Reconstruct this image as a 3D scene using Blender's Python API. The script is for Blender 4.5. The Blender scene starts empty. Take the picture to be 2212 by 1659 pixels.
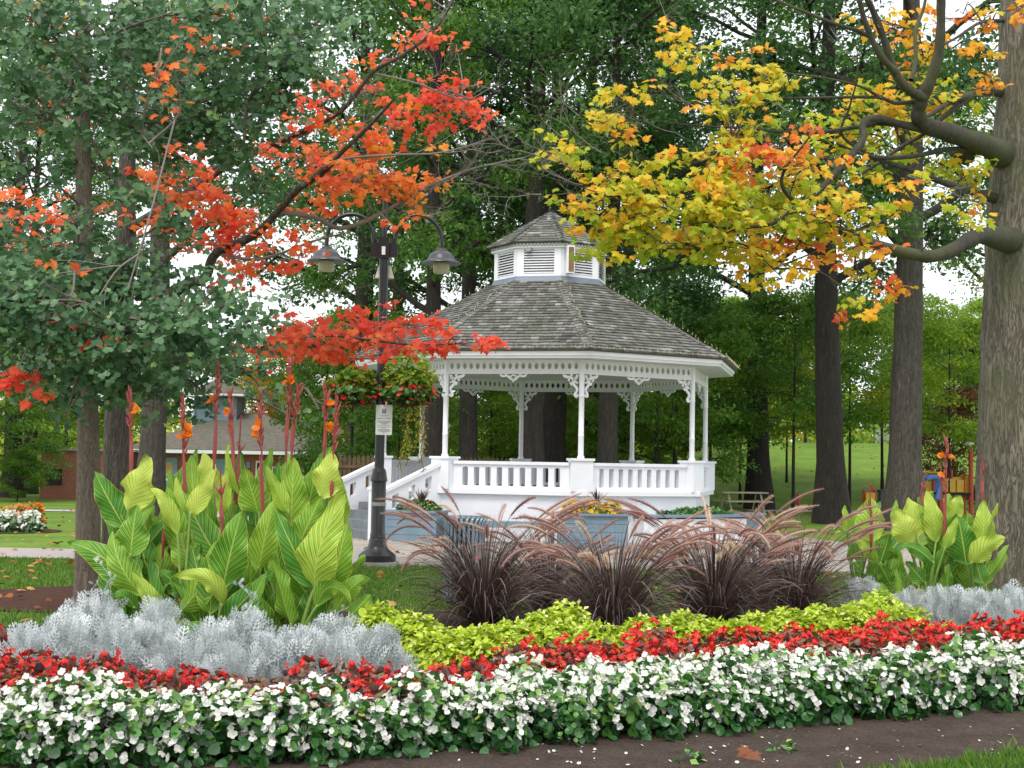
import bpy, math, random
import numpy as np
from math import sin, cos, tan, pi, radians, sqrt, atan2
from mathutils import Vector, Matrix
R_ = np.random.RandomState(7)
rng = random.Random(11)
SC = bpy.context.scene
COL = SC.collection
# ------------------------------------------------------------------ camera model (display pixels 2212 x 1659)
F, PITCH, ROLL, EYE = 3000.0, .0572, .0172, 1.62
def ray(px, py):
    u, v = px-1106, py-829.5
    c, s = cos(ROLL), sin(ROLL)
    a, b = u*c+v*s, -u*s+v*c
    dx, dy, dz = a/F, 1.0, -b/F
    return np.array([dx, dy*cos(PITCH)-dz*sin(PITCH), dy*sin(PITCH)+dz*cos(PITCH)])
def P(px, py, Y):
    d = ray(px, py); t = Y/d[1]
    return np.array([0, 0, EYE])+d*t
def G(px, py, z=0.0):
    d = ray(px, py); t = (z-EYE)/d[2]
    return np.array([0, 0, EYE])+d*t
def XA(px, Y):                      # world x of a pixel column near the horizon line
    return P(px, 1000, Y)[0]
# ------------------------------------------------------------------ object helpers
def link(name, data, parent=None, loc=None):
    o = bpy.data.objects.new(name, data); COL.objects.link(o)
    if parent is not None: o.parent = parent
    if loc is not None: o.location = loc
    return o
def tag(o, label=None, cat=None, group=None, kind=None):
    if label: o['label'] = label
    if cat: o['category'] = cat
    if group: o['group'] = group
    if kind: o['kind'] = kind
    return o
def thing(name, label, cat, loc=(0, 0, 0), rz=0, group=None):
    o = link(name, None, None, tuple(float(v) for v in loc)); o.rotation_euler = (0, 0, rz)
    o.empty_display_size = .1
    return tag(o, label, cat, group)
def mesh_obj(name, V, polys, mat, parent=None, rnd=None, smooth=False, uv=None, loc=None, world=True):
    """V (n,3) in world space (made local to an unrotated parent); polys: list of index arrays (m,k)"""
    V = np.asarray(V, dtype=np.float32).reshape(-1, 3).copy()
    off = None
    if parent is not None and world:
        p = parent; off = np.zeros(3)
        while p is not None:
            off += np.array(p.location); p = p.parent
        V -= off
    if loc is not None: V -= np.asarray(loc, dtype=np.float32)
    me = bpy.data.meshes.new(name)
    if not isinstance(polys, list): polys = [polys]
    loops, tot = [], []
    for a in polys:
        if isinstance(a, np.ndarray):
            if len(a) == 0: continue
            loops.append(a.reshape(-1)); tot.append(np.full(len(a), a.shape[1]))
        else:
            loops.append(np.array(a)); tot.append(np.array([len(a)]))
    loops = np.concatenate(loops).astype(np.int32); tot = np.concatenate(tot).astype(np.int32)
    start = np.concatenate([[0], np.cumsum(tot)[:-1]]).astype(np.int32)
    me.vertices.add(len(V)); me.vertices.foreach_set('co', V.reshape(-1))
    me.loops.add(len(loops)); me.loops.foreach_set('vertex_index', loops)
    me.polygons.add(len(tot)); me.polygons.foreach_set('loop_start', start); me.polygons.foreach_set('loop_total', tot)
    me.polygons.foreach_set('use_smooth', np.full(len(tot), bool(smooth)))
    me.update(calc_edges=True)
    if rnd is not None:
        at = me.attributes.new('rnd', 'FLOAT', 'FACE' if len(rnd) == len(tot) else 'POINT')
        at.data.foreach_set('value', np.asarray(rnd, dtype=np.float32))
    if uv is not None:
        l = me.uv_layers.new(name='UVMap')
        l.data.foreach_set('uv', np.asarray(uv, dtype=np.float32)[loops].reshape(-1))
    me.materials.append(mat)
    me.validate(verbose=False)
    return link(name, me, parent, loc)
class MB:
    def __init__(s): s.v = []; s.f = []; s.r = []; s.n = 0; s.uvs = []
    def add(s, V, Fs, r=0.5):
        V = np.asarray(V, dtype=float).reshape(-1, 3)
        for f in Fs: s.f.append([i+s.n for i in f]); s.r.append(r)
        s.v.append(V); s.n += len(V)
    def box(s, fr, c, d, r=0.5, top=None):
        """box in frame fr=(o,x,y,z); centre c, full sizes d; top = scale of the top face"""
        o, X, Y, Z = fr; V = []
        for k in (-.5, .5):
            q = 1 if (top is None or k < 0) else top
            for i, j in ((-.5, -.5), (.5, -.5), (.5, .5), (-.5, .5)):
                V.append(o+X*(c[0]+i*d[0]*q)+Y*(c[1]+j*d[1]*q)+Z*(c[2]+k*d[2]))
        s.add(V, [(3, 2, 1, 0), (4, 5, 6, 7), (0, 1, 5, 4), (1, 2, 6, 5), (2, 3, 7, 6), (3, 0, 4, 7)], r)
    def prism(s, pts, z0, z1, r=0.5):
        n = len(pts); V = [(p[0], p[1], z0) for p in pts]+[(p[0], p[1], z1) for p in pts]
        s.add(V, [tuple(range(n))[::-1], tuple(range(n, 2*n))]+[(i, (i+1) % n, n+(i+1) % n, n+i) for i in range(n)], r)
    def tube(s, pts, rad, n=8, r=0.5, cap=True):
        V, Fs = tube_geo(pts, rad, n)
        m = len(pts); Fs = [tuple(x) for x in Fs]
        if cap: Fs += [tuple(range(n))[::-1], tuple(range((m-1)*n, m*n))]
        s.add(V, Fs, r)
    def lathe(s, c, prof, n=16, r=0.5, cap=True):
        pts = [(c[0], c[1], c[2]+z) for q, z in prof]
        V = []
        for (q, z) in prof:
            for k in range(n):
                a = 2*pi*k/n; V.append((c[0]+q*cos(a), c[1]+q*sin(a), c[2]+z))
        m = len(prof)
        Fs = [(i*n+k, i*n+(k+1) % n, (i+1)*n+(k+1) % n, (i+1)*n+k) for i in range(m-1) for k in range(n)]
        if cap: Fs += [tuple(range(n))[::-1], tuple(range((m-1)*n, m*n))]
        s.add(V, Fs, r)
    def build(s, name, mat, parent=None, smooth=False, **k):
        o = mesh_obj(name, np.concatenate(s.v), [list(f) for f in s.f], mat, parent, rnd=s.r, smooth=False, **k)
        if smooth:
            o.data.polygons.foreach_set('use_smooth', np.ones(len(s.f), dtype=bool))
            try: o.data.set_sharp_from_angle(angle=radians(40))
            except Exception: pass
        return o
def tube_geo(pts, rad, n=8, noise=0.0, rs=None):
    pts = np.asarray(pts, float); m = len(pts)
    rad = np.broadcast_to(np.asarray(rad, float), (m,))
    T = np.gradient(pts, axis=0); T /= np.linalg.norm(T, axis=1)[:, None]+1e-9
    ref = np.array([0, 0, 1.]) if abs(T[0][2]) < .9 else np.array([1., 0, 0])
    A = np.zeros((m, 3)); a = np.cross(T[0], ref); a /= np.linalg.norm(a); A[0] = a
    for i in range(1, m):
        a = A[i-1]-T[i]*np.dot(A[i-1], T[i]); A[i] = a/(np.linalg.norm(a)+1e-9)
    B = np.cross(T, A)
    th = np.arange(n)*2*pi/n
    rr = rad[:, None]*np.ones((1, n))
    if noise:
        rr = rr*(1+noise*(rs or R_).randn(m, n)*.5)
    V = pts[:, None]+rr[..., None]*(np.cos(th)[None, :, None]*A[:, None]+np.sin(th)[None, :, None]*B[:, None])
    i, k = np.meshgrid(np.arange(m-1), np.arange(n), indexing='ij'); k2 = (k+1) % n
    Fs = np.stack([i*n+k, i*n+k2, (i+1)*n+k2, (i+1)*n+k], -1).reshape(-1, 4)
    return V.reshape(-1, 3), Fs
class Tubes:                         # many tubes into one mesh
    def __init__(s): s.V = []; s.F = []; s.n = 0
    def add(s, pts, rad, n=6, noise=0):
        V, Fs = tube_geo(pts, rad, n, noise); s.V.append(V); s.F.append(Fs+s.n); s.n += len(V)
    def build(s, name, mat, parent=None, **k):
        return mesh_obj(name, np.concatenate(s.V), [np.concatenate(s.F)], mat, parent, smooth=True, **k)
def smooth_path(pts, k=6):
    """Catmull-Rom through the points; extra columns (radius) ride along"""
    p = np.asarray(pts, float); p = np.vstack([2*p[0]-p[1], p, 2*p[-1]-p[-2]]); out = []
    for i in range(1, len(p)-2):
        for t in np.arange(k)/k:
            out.append(.5*((2*p[i])+(-p[i-1]+p[i+1])*t+(2*p[i-1]-5*p[i]+4*p[i+1]-p[i+2])*t*t+(-p[i-1]+3*p[i]-3*p[i+1]+p[i+2])*t**3))
    out.append(p[-2]); return np.array(out)
def frames(N, up=None, tip=None):
    """rotation matrices whose z is N and whose y is near tip"""
    N = N/np.linalg.norm(N, axis=1)[:, None]
    Yv = tip-N*np.sum(tip*N, 1)[:, None]; Yv /= np.linalg.norm(Yv, axis=1)[:, None]+1e-9
    X = np.cross(Yv, N)
    return np.stack([X, Yv, N], -1)
def scatter(tv, tf, pos, rot, sc, rnd, name, mat, parent=None, uvt=None, smooth=False, **k):
    tv = np.asarray(tv, float); n = len(pos)
    sc = np.broadcast_to(np.asarray(sc, float), (n,))
    V = np.einsum('nij,kj->nki', rot, tv)*sc[:, None, None]+pos[:, None]
    polys = []; rn = []
    groups = {}
    for f in tf: groups.setdefault(len(f), []).append(f)
    for kk, fs in groups.items():
        fs = np.array(fs); A = (np.arange(n)[:, None, None]*len(tv)+fs[None]).reshape(-1, kk)
        polys.append(A); rn.append(np.repeat(rnd, len(fs)))
    uv = None if uvt is None else np.tile(np.asarray(uvt), (n, 1))
    return mesh_obj(name, V.reshape(-1, 3), polys, mat, parent, rnd=np.concatenate(rn), uv=uv, smooth=smooth, **k)
def rand_rot(n, up=(0, 0, 1), spread=.8, droop=.4, rs=R_):
    N = np.array(up)[None]+rs.randn(n, 3)*spread
    t = rs.randn(n, 3); t[:, 2] -= droop*2
    return frames(N, tip=t)
# ------------------------------------------------------------------ materials
def mat(name):
    m = bpy.data.materials.new(name); m.use_nodes = True
    nt = m.node_tree; b = nt.nodes['Principled BSDF']
    return m, nt, b
def nd(nt, t, **k):
    n = nt.nodes.new(t)
    for a, v in k.items():
        if a.startswith('_'): n.inputs[a[1:].replace('_', ' ')].default_value = v
        else: setattr(n, a, v)
    return n
def ramp(nt, fac, stops, interp='LINEAR'):
    r = nt.nodes.new('ShaderNodeValToRGB'); r.color_ramp.interpolation = interp
    e = r.color_ramp.elements
    while len(e) < len(stops): e.new(.5)
    for x, (p, c) in zip(e, stops): x.position = p; x.color = (*c, 1)
    nt.links.new(fac, r.inputs[0]); return r.outputs[0]
def bump(nt, b, h, strength=.3, dist=.01):
    n = nd(nt, 'ShaderNodeBump', _Strength=strength, _Distance=dist); nt.links.new(h, n.inputs['Height']); nt.links.new(n.outputs[0], b.inputs['Normal'])
def leafmat(name, stops, trans=.35, rough=.45, spec=.4, objvar=0.0):
    m, nt, b = mat(name)
    a = nd(nt, 'ShaderNodeAttribute', attribute_name='rnd')
    fac = a.outputs['Fac']
    if objvar:
        oi = nt.nodes.new('ShaderNodeObjectInfo')
        q = nd(nt, 'ShaderNodeMath', operation='MULTIPLY_ADD'); nt.links.new(oi.outputs['Random'], q.inputs[0]); q.inputs[1].default_value = objvar; q.inputs[2].default_value = -objvar/2
        s = nd(nt, 'ShaderNodeMath', operation='ADD', use_clamp=True); nt.links.new(fac, s.inputs[0]); nt.links.new(q.outputs[0], s.inputs[1]); fac = s.outputs[0]
    c = ramp(nt, fac, stops)
    nt.links.new(c, b.inputs['Base Color']); b.inputs['Roughness'].default_value = rough
    b.inputs['Specular IOR Level'].default_value = spec
    if trans:
        t = nt.nodes.new('ShaderNodeBsdfTranslucent'); nt.links.new(c, t.inputs[0])
        mx = nt.nodes.new('ShaderNodeMixShader'); mx.inputs[0].default_value = trans
        nt.links.new(b.outputs[0], mx.inputs[1]); nt.links.new(t.outputs[0], mx.inputs[2])
        nt.links.new(mx.outputs[0], nt.nodes['Material Output'].inputs[0])
    return m
def plain(name, col, rough=.6, var=.12, scale=3, bmp=.15, metal=0, detail=5):
    m, nt, b = mat(name)
    tc = nt.nodes.new('ShaderNodeTexCoord')
    n = nd(nt, 'ShaderNodeTexNoise', _Scale=scale, _Detail=float(detail)); nt.links.new(tc.outputs['Object'], n.inputs['Vector'])
    lo = tuple(c*(1-var) for c in col); hi = tuple(min(1, c*(1+var)) for c in col)
    nt.links.new(ramp(nt, n.outputs[0], [(.3, lo), (.7, hi)]), b.inputs['Base Color'])
    b.inputs['Roughness'].default_value = rough; b.inputs['Metallic'].default_value = metal
    if bmp: 
        n2 = nd(nt, 'ShaderNodeTexNoise', _Scale=scale*12, _Detail=4.0); nt.links.new(tc.outputs['Object'], n2.inputs['Vector'])
        bump(nt, b, n2.outputs[0], bmp, .004)
    return m
def barkmat(name, dark, light, sc=(9, 9, 1.3), moss=None, bs=.9, dist=.03):
    m, nt, b = mat(name)
    tc = nt.nodes.new('ShaderNodeTexCoord'); mp = nt.nodes.new('ShaderNodeMapping'); mp.inputs['Scale'].default_value = sc
    nt.links.new(tc.outputs['Object'], mp.inputs[0])
    n = nd(nt, 'ShaderNodeTexNoise', _Scale=1.6, _Detail=9.0, _Roughness=.65, _Distortion=.6); nt.links.new(mp.outputs[0], n.inputs['Vector'])
    v = nd(nt, 'ShaderNodeTexNoise', _Scale=3.1, _Detail=5.0, _Roughness=.6, _Distortion=1.2); nt.links.new(mp.outputs[0], v.inputs['Vector'])
    ab = nd(nt, 'ShaderNodeMath', operation='SUBTRACT'); nt.links.new(v.outputs[0], ab.inputs[0]); ab.inputs[1].default_value = .5
    ab2 = nd(nt, 'ShaderNodeMath', operation='ABSOLUTE'); nt.links.new(ab.outputs[0], ab2.inputs[0])
    vr = ramp(nt, ab2.outputs[0], [(0, (.15,)*3), (.07, (.85,)*3), (.2, (1,)*3)])
    nn = nd(nt, 'ShaderNodeMixRGB', blend_type='MULTIPLY'); nn.inputs[0].default_value = .8
    nt.links.new(n.outputs[0], nn.inputs[1]); nt.links.new(vr, nn.inputs[2])
    c = ramp(nt, nn.outputs[0], [(.12, dark), (.62, light)])
    if moss:
        n3 = nd(nt, 'ShaderNodeTexNoise', _Scale=.8, _Detail=3.0); nt.links.new(tc.outputs['Object'], n3.inputs['Vector'])
        f = ramp(nt, n3.outputs[0], [(.45, (0, 0, 0)), (.7, (.7,)*3)])
        mm = nd(nt, 'ShaderNodeMixRGB'); nt.links.new(f, mm.inputs[0]); nt.links.new(c, mm.inputs[1]); mm.inputs[2].default_value = (*moss, 1); c = mm.outputs[0]
    nt.links.new(c, b.inputs['Base Color']); b.inputs['Roughness'].default_value = .9
    bump(nt, b, nn.outputs[0], bs, dist)
    return m
WHITE = plain('white_paint', (.80, .80, .82), .45, .04, 2, .08)
WHITEW = plain('white_masonry', (.78, .79, .83), .55, .05, 1.5, .25)
CEIL = plain('shaded_ceiling_white', (.62, .62, .62), .6, .05, 2, .05)  # white ceiling greyed: the shade under the roof is painted into its colour
BLUEG = plain('bluegrey_paint', (.17, .25, .31), .5, .12, 2.2, .15)
STEP = plain('grey_concrete', (.17, .19, .20), .8, .25, 3, .4)
FLASH = plain('grey_flashing', (.16, .19, .24), .5, .1, 3, .05)
BLACK = plain('black_enamel', (.015, .015, .017), .3, .2, 5, .03)
GREYM = plain('grey_enamel', (.05, .052, .058), .35, .15, 5, .03)
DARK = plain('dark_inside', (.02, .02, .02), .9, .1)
CONC = plain('concrete', (.30, .29, .27), .85, .12, 2, .3)
RED = plain('red_plastic', (.45, .05, .03), .4, .1)
YEL = plain('yellow_plastic', (.65, .36, .02), .4, .1)
BLU = plain('blue_plastic', (.12, .22, .6), .35, .1)
BROWNPOT = plain('brown_fibre_pot', (.06, .028, .018), .9, .4, 14, .6)
GLOBE = plain('frosted_globe', (.50, .46, .36), .35, .05)
WIRE = plain('green_wire', (.03, .06, .045), .5, .1)
FENCE = plain('weathered_wood', (.16, .10, .055), .85, .3, 6, .4)
LEADP = plain('white_signboard', (.74, .74, .76), .35, .02)
TXT = plain('sign_print', (.06, .07, .12), .5, .02)
NAVY = plain('sign_navy', (.06, .10, .3), .5, .02)
TANP = plain('sign_tan', (.6, .35, .2), .5, .02)
RBROWN = plain('speaker_grille', (.22, .12, .06), .8, .3, 8, .3)
BARK_M = barkmat('maple_bark', (.045, .04, .03), (.25, .215, .165), (5, 5, .9), moss=(.12, .13, .06))
BARK_L = barkmat('maple_limb_bark', (.018, .016, .012), (.085, .074, .054), (10, 10, 3), moss=(.09, .10, .035), bs=.5, dist=.015)
BARK_G = barkmat('ginkgo_bark', (.08, .06, .045), (.27, .21, .165), (14, 14, 2.2), bs=.7, dist=.012)
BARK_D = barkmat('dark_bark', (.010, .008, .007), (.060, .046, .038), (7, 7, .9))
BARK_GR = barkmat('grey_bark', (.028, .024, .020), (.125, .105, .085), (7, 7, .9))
TWIG = plain('twig_bark', (.20, .18, .16), .8, .2, 8, .2)
def brickmat(name, c1, c2, mortar, sc, uv='UV'):
    m, nt, b = mat(name); tc = nt.nodes.new('ShaderNodeTexCoord')
    t = nd(nt, 'ShaderNodeTexBrick', _Scale=sc); t.inputs['Color1'].default_value = (*c1, 1); t.inputs['Color2'].default_value = (*c2, 1)
    t.inputs['Mortar'].default_value = (*mortar, 1); t.inputs['Mortar Size'].default_value = .015
    nt.links.new(tc.outputs['UV'], t.inputs['Vector']); nt.links.new(t.outputs[0], b.inputs['Base Color'])
    b.inputs['Roughness'].default_value = .85; bump(nt, b, t.outputs['Fac'], .3, -.01)
    return m
BRICK = brickmat('red_brick', (.34, .11, .06), (.24, .08, .05), (.22, .17, .14), 4.2)
ROOFB = brickmat('roof_shingle', (.12, .11, .085), (.20, .18, .14), (.05, .045, .035), 3.5)
def shinglemat():
    m, nt, b = mat('weathered_shingle')
    a = nd(nt, 'ShaderNodeAttribute', attribute_name='rnd'); tc = nt.nodes.new('ShaderNodeTexCoord')
    n = nd(nt, 'ShaderNodeTexNoise', _Scale=.9, _Detail=6.0, _Roughness=.7); nt.links.new(tc.outputs['Object'], n.inputs['Vector'])
    n2 = nd(nt, 'ShaderNodeTexNoise', _Scale=26.0, _Detail=4.0); nt.links.new(tc.outputs['Object'], n2.inputs['Vector'])
    c = ramp(nt, a.outputs['Fac'], [(0, (.075, .072, .062)), (.35, (.14, .135, .12)), (.8, (.23, .225, .21)), (1, (.36, .35, .34))])
    g = nd(nt, 'ShaderNodeMixRGB', blend_type='MIX'); f = ramp(nt, n.outputs[0], [(.42, (0, 0, 0)), (.72, (.6,)*3)])
    nt.links.new(f, g.inputs[0]); nt.links.new(c, g.inputs[1]); g.inputs[2].default_value = (.10, .11, .06, 1)
    h = nd(nt, 'ShaderNodeMixRGB', blend_type='MULTIPLY'); h.inputs[0].default_value = .55
    nt.links.new(g.outputs[0], h.inputs[1]); nt.links.new(ramp(nt, n2.outputs[0], [(.3, (.45,)*3), (.65, (1.15,)*3)]), h.inputs[2])
    nt.links.new(h.outputs[0], b.inputs['Base Color']); b.inputs['Roughness'].default_value = .85
    bump(nt, b, n2.outputs[0], .5, .01); return m
SHINGLE = shinglemat()
def groundmat(name, stops, sc=2.0, detail=8, fine=30, bs=.5, dist=.02, speck=None):
    m, nt, b = mat(name); tc = nt.nodes.new('ShaderNodeTexCoord')
    n = nd(nt, 'ShaderNodeTexNoise', _Scale=sc, _Detail=float(detail), _Roughness=.7); nt.links.new(tc.outputs['Object'], n.inputs['Vector'])
    n2 = nd(nt, 'ShaderNodeTexNoise', _Scale=float(fine), _Detail=6.0, _Roughness=.7); nt.links.new(tc.outputs['Object'], n2.inputs['Vector'])
    mx = nd(nt, 'ShaderNodeMixRGB'); mx.inputs[0].default_value = .55; nt.links.new(n.outputs[0], mx.inputs[1]); nt.links.new(n2.outputs[0], mx.inputs[2])
    c = ramp(nt, mx.outputs[0], stops)
    if speck:
        v = nd(nt, 'ShaderNodeTexVoronoi', _Scale=float(speck[0])); nt.links.new(tc.outputs['Object'], v.inputs['Vector'])
        f = ramp(nt, v.outputs['Distance'], [(speck[1], (1,)*3), (speck[1]+.03, (0,)*3)])
        g = nd(nt, 'ShaderNodeMixRGB'); nt.links.new(f, g.inputs[0]); nt.links.new(c, g.inputs[1]); g.inputs[2].default_value = (*speck[2], 1); c = g.outputs[0]
    nt.links.new(c, b.inputs['Base Color']); b.inputs['Roughness'].default_value = .95
    b.inputs['Specular IOR Level'].default_value = .2
    bump(nt, b, n2.outputs[0], bs, dist); return m
LAWN = groundmat('lawn_grass', [(.33, (.055, .12, .018)), (.5, (.12, .215, .022)), (.67, (.23, .30, .05))], .6, 8, 25)
SOIL = groundmat('garden_soil', [(.35, (.03, .022, .016)), (.55, (.085, .062, .048)), (.7, (.15, .115, .092))], 3, 9, 40, .9, .03, (38, .09, (.3, .27, .23)))
MULCH = groundmat('bark_mulch', [(.35, (.035, .015, .009)), (.55, (.12, .055, .035)), (.7, (.20, .11, .075))], 8, 9, 60, 1, .03)
PATH = groundmat('path_paving', [(.3, (.30, .26, .24)), (.7, (.42, .38, .36))], 1.2, 6, 30, .2, .005)
GRAVEL = groundmat('pale_path', [(.3, (.42, .40, .38)), (.7, (.58, .56, .54))], 1.2, 6, 30, .2, .005)
def pavermat():
    m, nt, b = mat('plaza_pavers'); tc = nt.nodes.new('ShaderNodeTexCoord')
    t = nd(nt, 'ShaderNodeTexBrick', _Scale=2.1); t.inputs['Color1'].default_value = (.42, .38, .33, 1); t.inputs['Color2'].default_value = (.33, .30, .26, 1)
    t.inputs['Mortar'].default_value = (.10, .095, .07, 1); t.inputs['Mortar Size'].default_value = .014
    mp = nt.nodes.new('ShaderNodeMapping'); mp.inputs['Rotation'].default_value = (0, 0, .3); nt.links.new(tc.outputs['Object'], mp.inputs[0]); nt.links.new(mp.outputs[0], t.inputs['Vector'])
    n = nd(nt, 'ShaderNodeTexNoise', _Scale=1.5, _Detail=7.0); nt.links.new(tc.outputs['Object'], n.inputs['Vector'])
    h = nd(nt, 'ShaderNodeMixRGB', blend_type='MULTIPLY'); h.inputs[0].default_value = .6
    nt.links.new(t.outputs[0], h.inputs[1]); nt.links.new(ramp(nt, n.outputs[0], [(.3, (.65,)*3), (.65, (1.1,)*3)]), h.inputs[2])
    nt.links.new(h.outputs[0], b.inputs['Base Color']); b.inputs['Roughness'].default_value = .85
    bump(nt, b, t.outputs['Fac'], .5, -.01); return m
PAVER = pavermat()
L_DARK = leafmat('dark_canopy_leaf', [(0, (.03, .085, .025)), (.5, (.065, .16, .042)), (.85, (.12, .25, .055)), (1, (.22, .30, .035))], .42, .4, .5, objvar=.35)
L_MID = leafmat('mid_canopy_leaf', [(0, (.06, .15, .02)), (.5, (.13, .27, .035)), (.9, (.24, .38, .045)), (1, (.42, .40, .03))], .45, .45, .4, objvar=.4)
L_LIGHT = leafmat('light_understory_leaf', [(0, (.12, .24, .03)), (.5, (.24, .40, .04)), (.85, (.42, .50, .05)), (1, (.62, .50, .04))], .45, .5, .3, objvar=.4)
L_ORNG = leafmat('autumn_far_leaf', [(0, (.16, .18, .02)), (.4, (.5, .22, .02)), (1, (.6, .13, .02))], .45)
L_RUST = leafmat('rusty_shrub_leaf', [(0, (.09, .13, .03)), (.5, (.22, .12, .05)), (1, (.32, .11, .05))], .4)
L_GINK = leafmat('ginkgo_leaf', [(0, (.04, .105, .038)), (.5, (.085, .195, .075)), (.85, (.18, .31, .13)), (1, (.34, .48, .15))], .3, .42, .5)
L_YELL = leafmat('yellow_maple_leaf', [(0, (.30, .44, .02)), (.25, (.60, .55, .03)), (.5, (.84, .50, .03)), (.75, (.85, .28, .03)), (1, (.78, .12, .06))], .45, .5, .3)
L_RED = leafmat('red_maple_leaf', [(0, (.85, .42, .04)), (.35, (.86, .27, .04)), (.7, (.86, .18, .05)), (1, (.84, .09, .05))], .45, .5, .3)
L_SILV = leafmat('dusty_miller_leaf', [(0, (.30, .34, .34)), (.5, (.60, .65, .64)), (1, (.84, .86, .86))], .15, .9, .1)
L_LIME = leafmat('lime_coleus_leaf', [(0, (.26, .40, .02)), (.5, (.50, .64, .04)), (.85, (.68, .76, .12)), (1, (.85, .85, .45))], .3, .5, .3)
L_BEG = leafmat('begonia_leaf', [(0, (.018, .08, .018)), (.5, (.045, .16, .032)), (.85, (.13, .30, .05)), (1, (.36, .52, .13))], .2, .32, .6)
L_BRZ = leafmat('bronze_begonia_leaf', [(0, (.07, .038, .042)), (.35, (.16, .095, .095)), (.65, (.17, .06, .035)), (1, (.15, .15, .04))], .2, .35, .5)
PET_W = leafmat('white_petal', [(0, (.66, .67, .58)), (.5, (.76, .76, .70)), (.9, (.80, .80, .77)), (1, (.80, .72, .3))], .2, .5, .3)
PET_R = leafmat('red_petal', [(0, (.62, .015, .02)), (.8, (.72, .03, .03)), (1, (.75, .3, .03))], .3, .45, .3)
PET_Y = leafmat('yellow_petal', [(0, (.6, .33, .0)), (1, (.8, .55, .01))], .25, .5)
PET_O = leafmat('orange_petal', [(0, (.75, .14, .01)), (1, (.85, .30, .02))], .4, .5)
PET_P = leafmat('pink_petal', [(0, (.6, .05, .12)), (1, (.8, .3, .4))], .3, .5)
BLADE = leafmat('purple_grass_blade', [(0, (.055, .032, .024)), (.5, (.14, .09, .08)), (.85, (.25, .19, .19)), (1, (.18, .22, .05))], .2, .4, .5)
PLUME = leafmat('grass_plume', [(0, (.32, .15, .13)), (.5, (.58, .36, .31)), (.8, (.76, .57, .46)), (1, (.86, .73, .52))], .4, .8, .1)
CSTEM = leafmat('canna_stem', [(0, (.24, .04, .04)), (.5, (.36, .085, .065)), (.8, (.20, .26, .07)), (1, (.28, .40, .09))], 0, .45)
GRASS = leafmat('grass_blade', [(0, (.05, .12, .018)), (.5, (.10, .21, .025)), (1, (.20, .32, .05))], .35, .5, .3)
FALLEN = leafmat('fallen_leaf', [(0, (.16, .06, .03)), (.4, (.35, .10, .03)), (.75, (.45, .20, .06)), (1, (.5, .36, .12))], 0, .7, .2)
def cannamat():
    m, nt, b = mat('striped_canna_leaf')
    uvn = nt.nodes.new('ShaderNodeUVMap'); sp = nt.nodes.new('ShaderNodeSeparateXYZ'); nt.links.new(uvn.outputs[0], sp.inputs[0])
    def M(op, a, b2=None, c=None):
        q = nd(nt, 'ShaderNodeMath', operation=op)
        for i, x in enumerate((a, b2, c)):
            if x is None: continue
            if isinstance(x, (int, float)): q.inputs[i].default_value = x
            else: nt.links.new(x, q.inputs[i])
        return q.outputs[0]
    au = M('ABSOLUTE', sp.outputs[0])                    # 0 midrib .. 1 margin
    tcn = nt.nodes.new('ShaderNodeTexCoord')
    n = nd(nt, 'ShaderNodeTexNoise', _Scale=7.0, _Detail=4.0); nt.links.new(tcn.outputs['Object'], n.inputs['Vector'])
    ph = M('SUBTRACT', sp.outputs[1], M('MULTIPLY', M('POWER', au, .8), .30))
    w = M('SINE', M('ADD', M('MULTIPLY', ph, 150.0), M('MULTIPLY', n.outputs[0], 7.0)))
    w2 = M('SINE', M('MULTIPLY', ph, 67.0))
    st = M('ADD', M('MULTIPLY', w, .42), M('MULTIPLY', w2, .28))
    at = nd(nt, 'ShaderNodeAttribute', attribute_name='rnd')
    lev = M('ADD', M('MULTIPLY', st, .46), M('ADD', M('MULTIPLY', n.outputs[0], .35), M('SUBTRACT', M('MULTIPLY', at.outputs['Fac'], .85), .04)))
    c = ramp(nt, lev, [(0, (.045, .19, .03)), (.35, (.12, .34, .04)), (.62, (.36, .56, .05)), (1, (.74, .80, .16))])
    rib = ramp(nt, au, [(.015, (1,)*3), (.06, (0,)*3)])
    edge = ramp(nt, au, [(.945, (0,)*3), (.99, (1,)*3)])
    m1 = nd(nt, 'ShaderNodeMixRGB'); nt.links.new(rib, m1.inputs[0]); nt.links.new(c, m1.inputs[1]); m1.inputs[2].default_value = (.60, .68, .16, 1)
    m2 = nd(nt, 'ShaderNodeMixRGB'); nt.links.new(edge, m2.inputs[0]); nt.links.new(m1.outputs[0], m2.inputs[1]); m2.inputs[2].default_value = (.66, .60, .12, 1)
    nt.links.new(m2.outputs[0], b.inputs['Base Color']); b.inputs['Roughness'].default_value = .42; b.inputs['Specular IOR Level'].default_value = .35
    bump(nt, b, w, .25, .003)
    t = nt.nodes.new('ShaderNodeBsdfTranslucent'); nt.links.new(m2.outputs[0], t.inputs[0])
    mx = nt.nodes.new('ShaderNodeMixShader'); mx.inputs[0].default_value = .36
    nt.links.new(b.outputs[0], mx.inputs[1]); nt.links.new(t.outputs[0], mx.inputs[2]); nt.links.new(mx.outputs[0], nt.nodes['Material Output'].inputs[0])
    return m
CANNA = cannamat()
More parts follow.
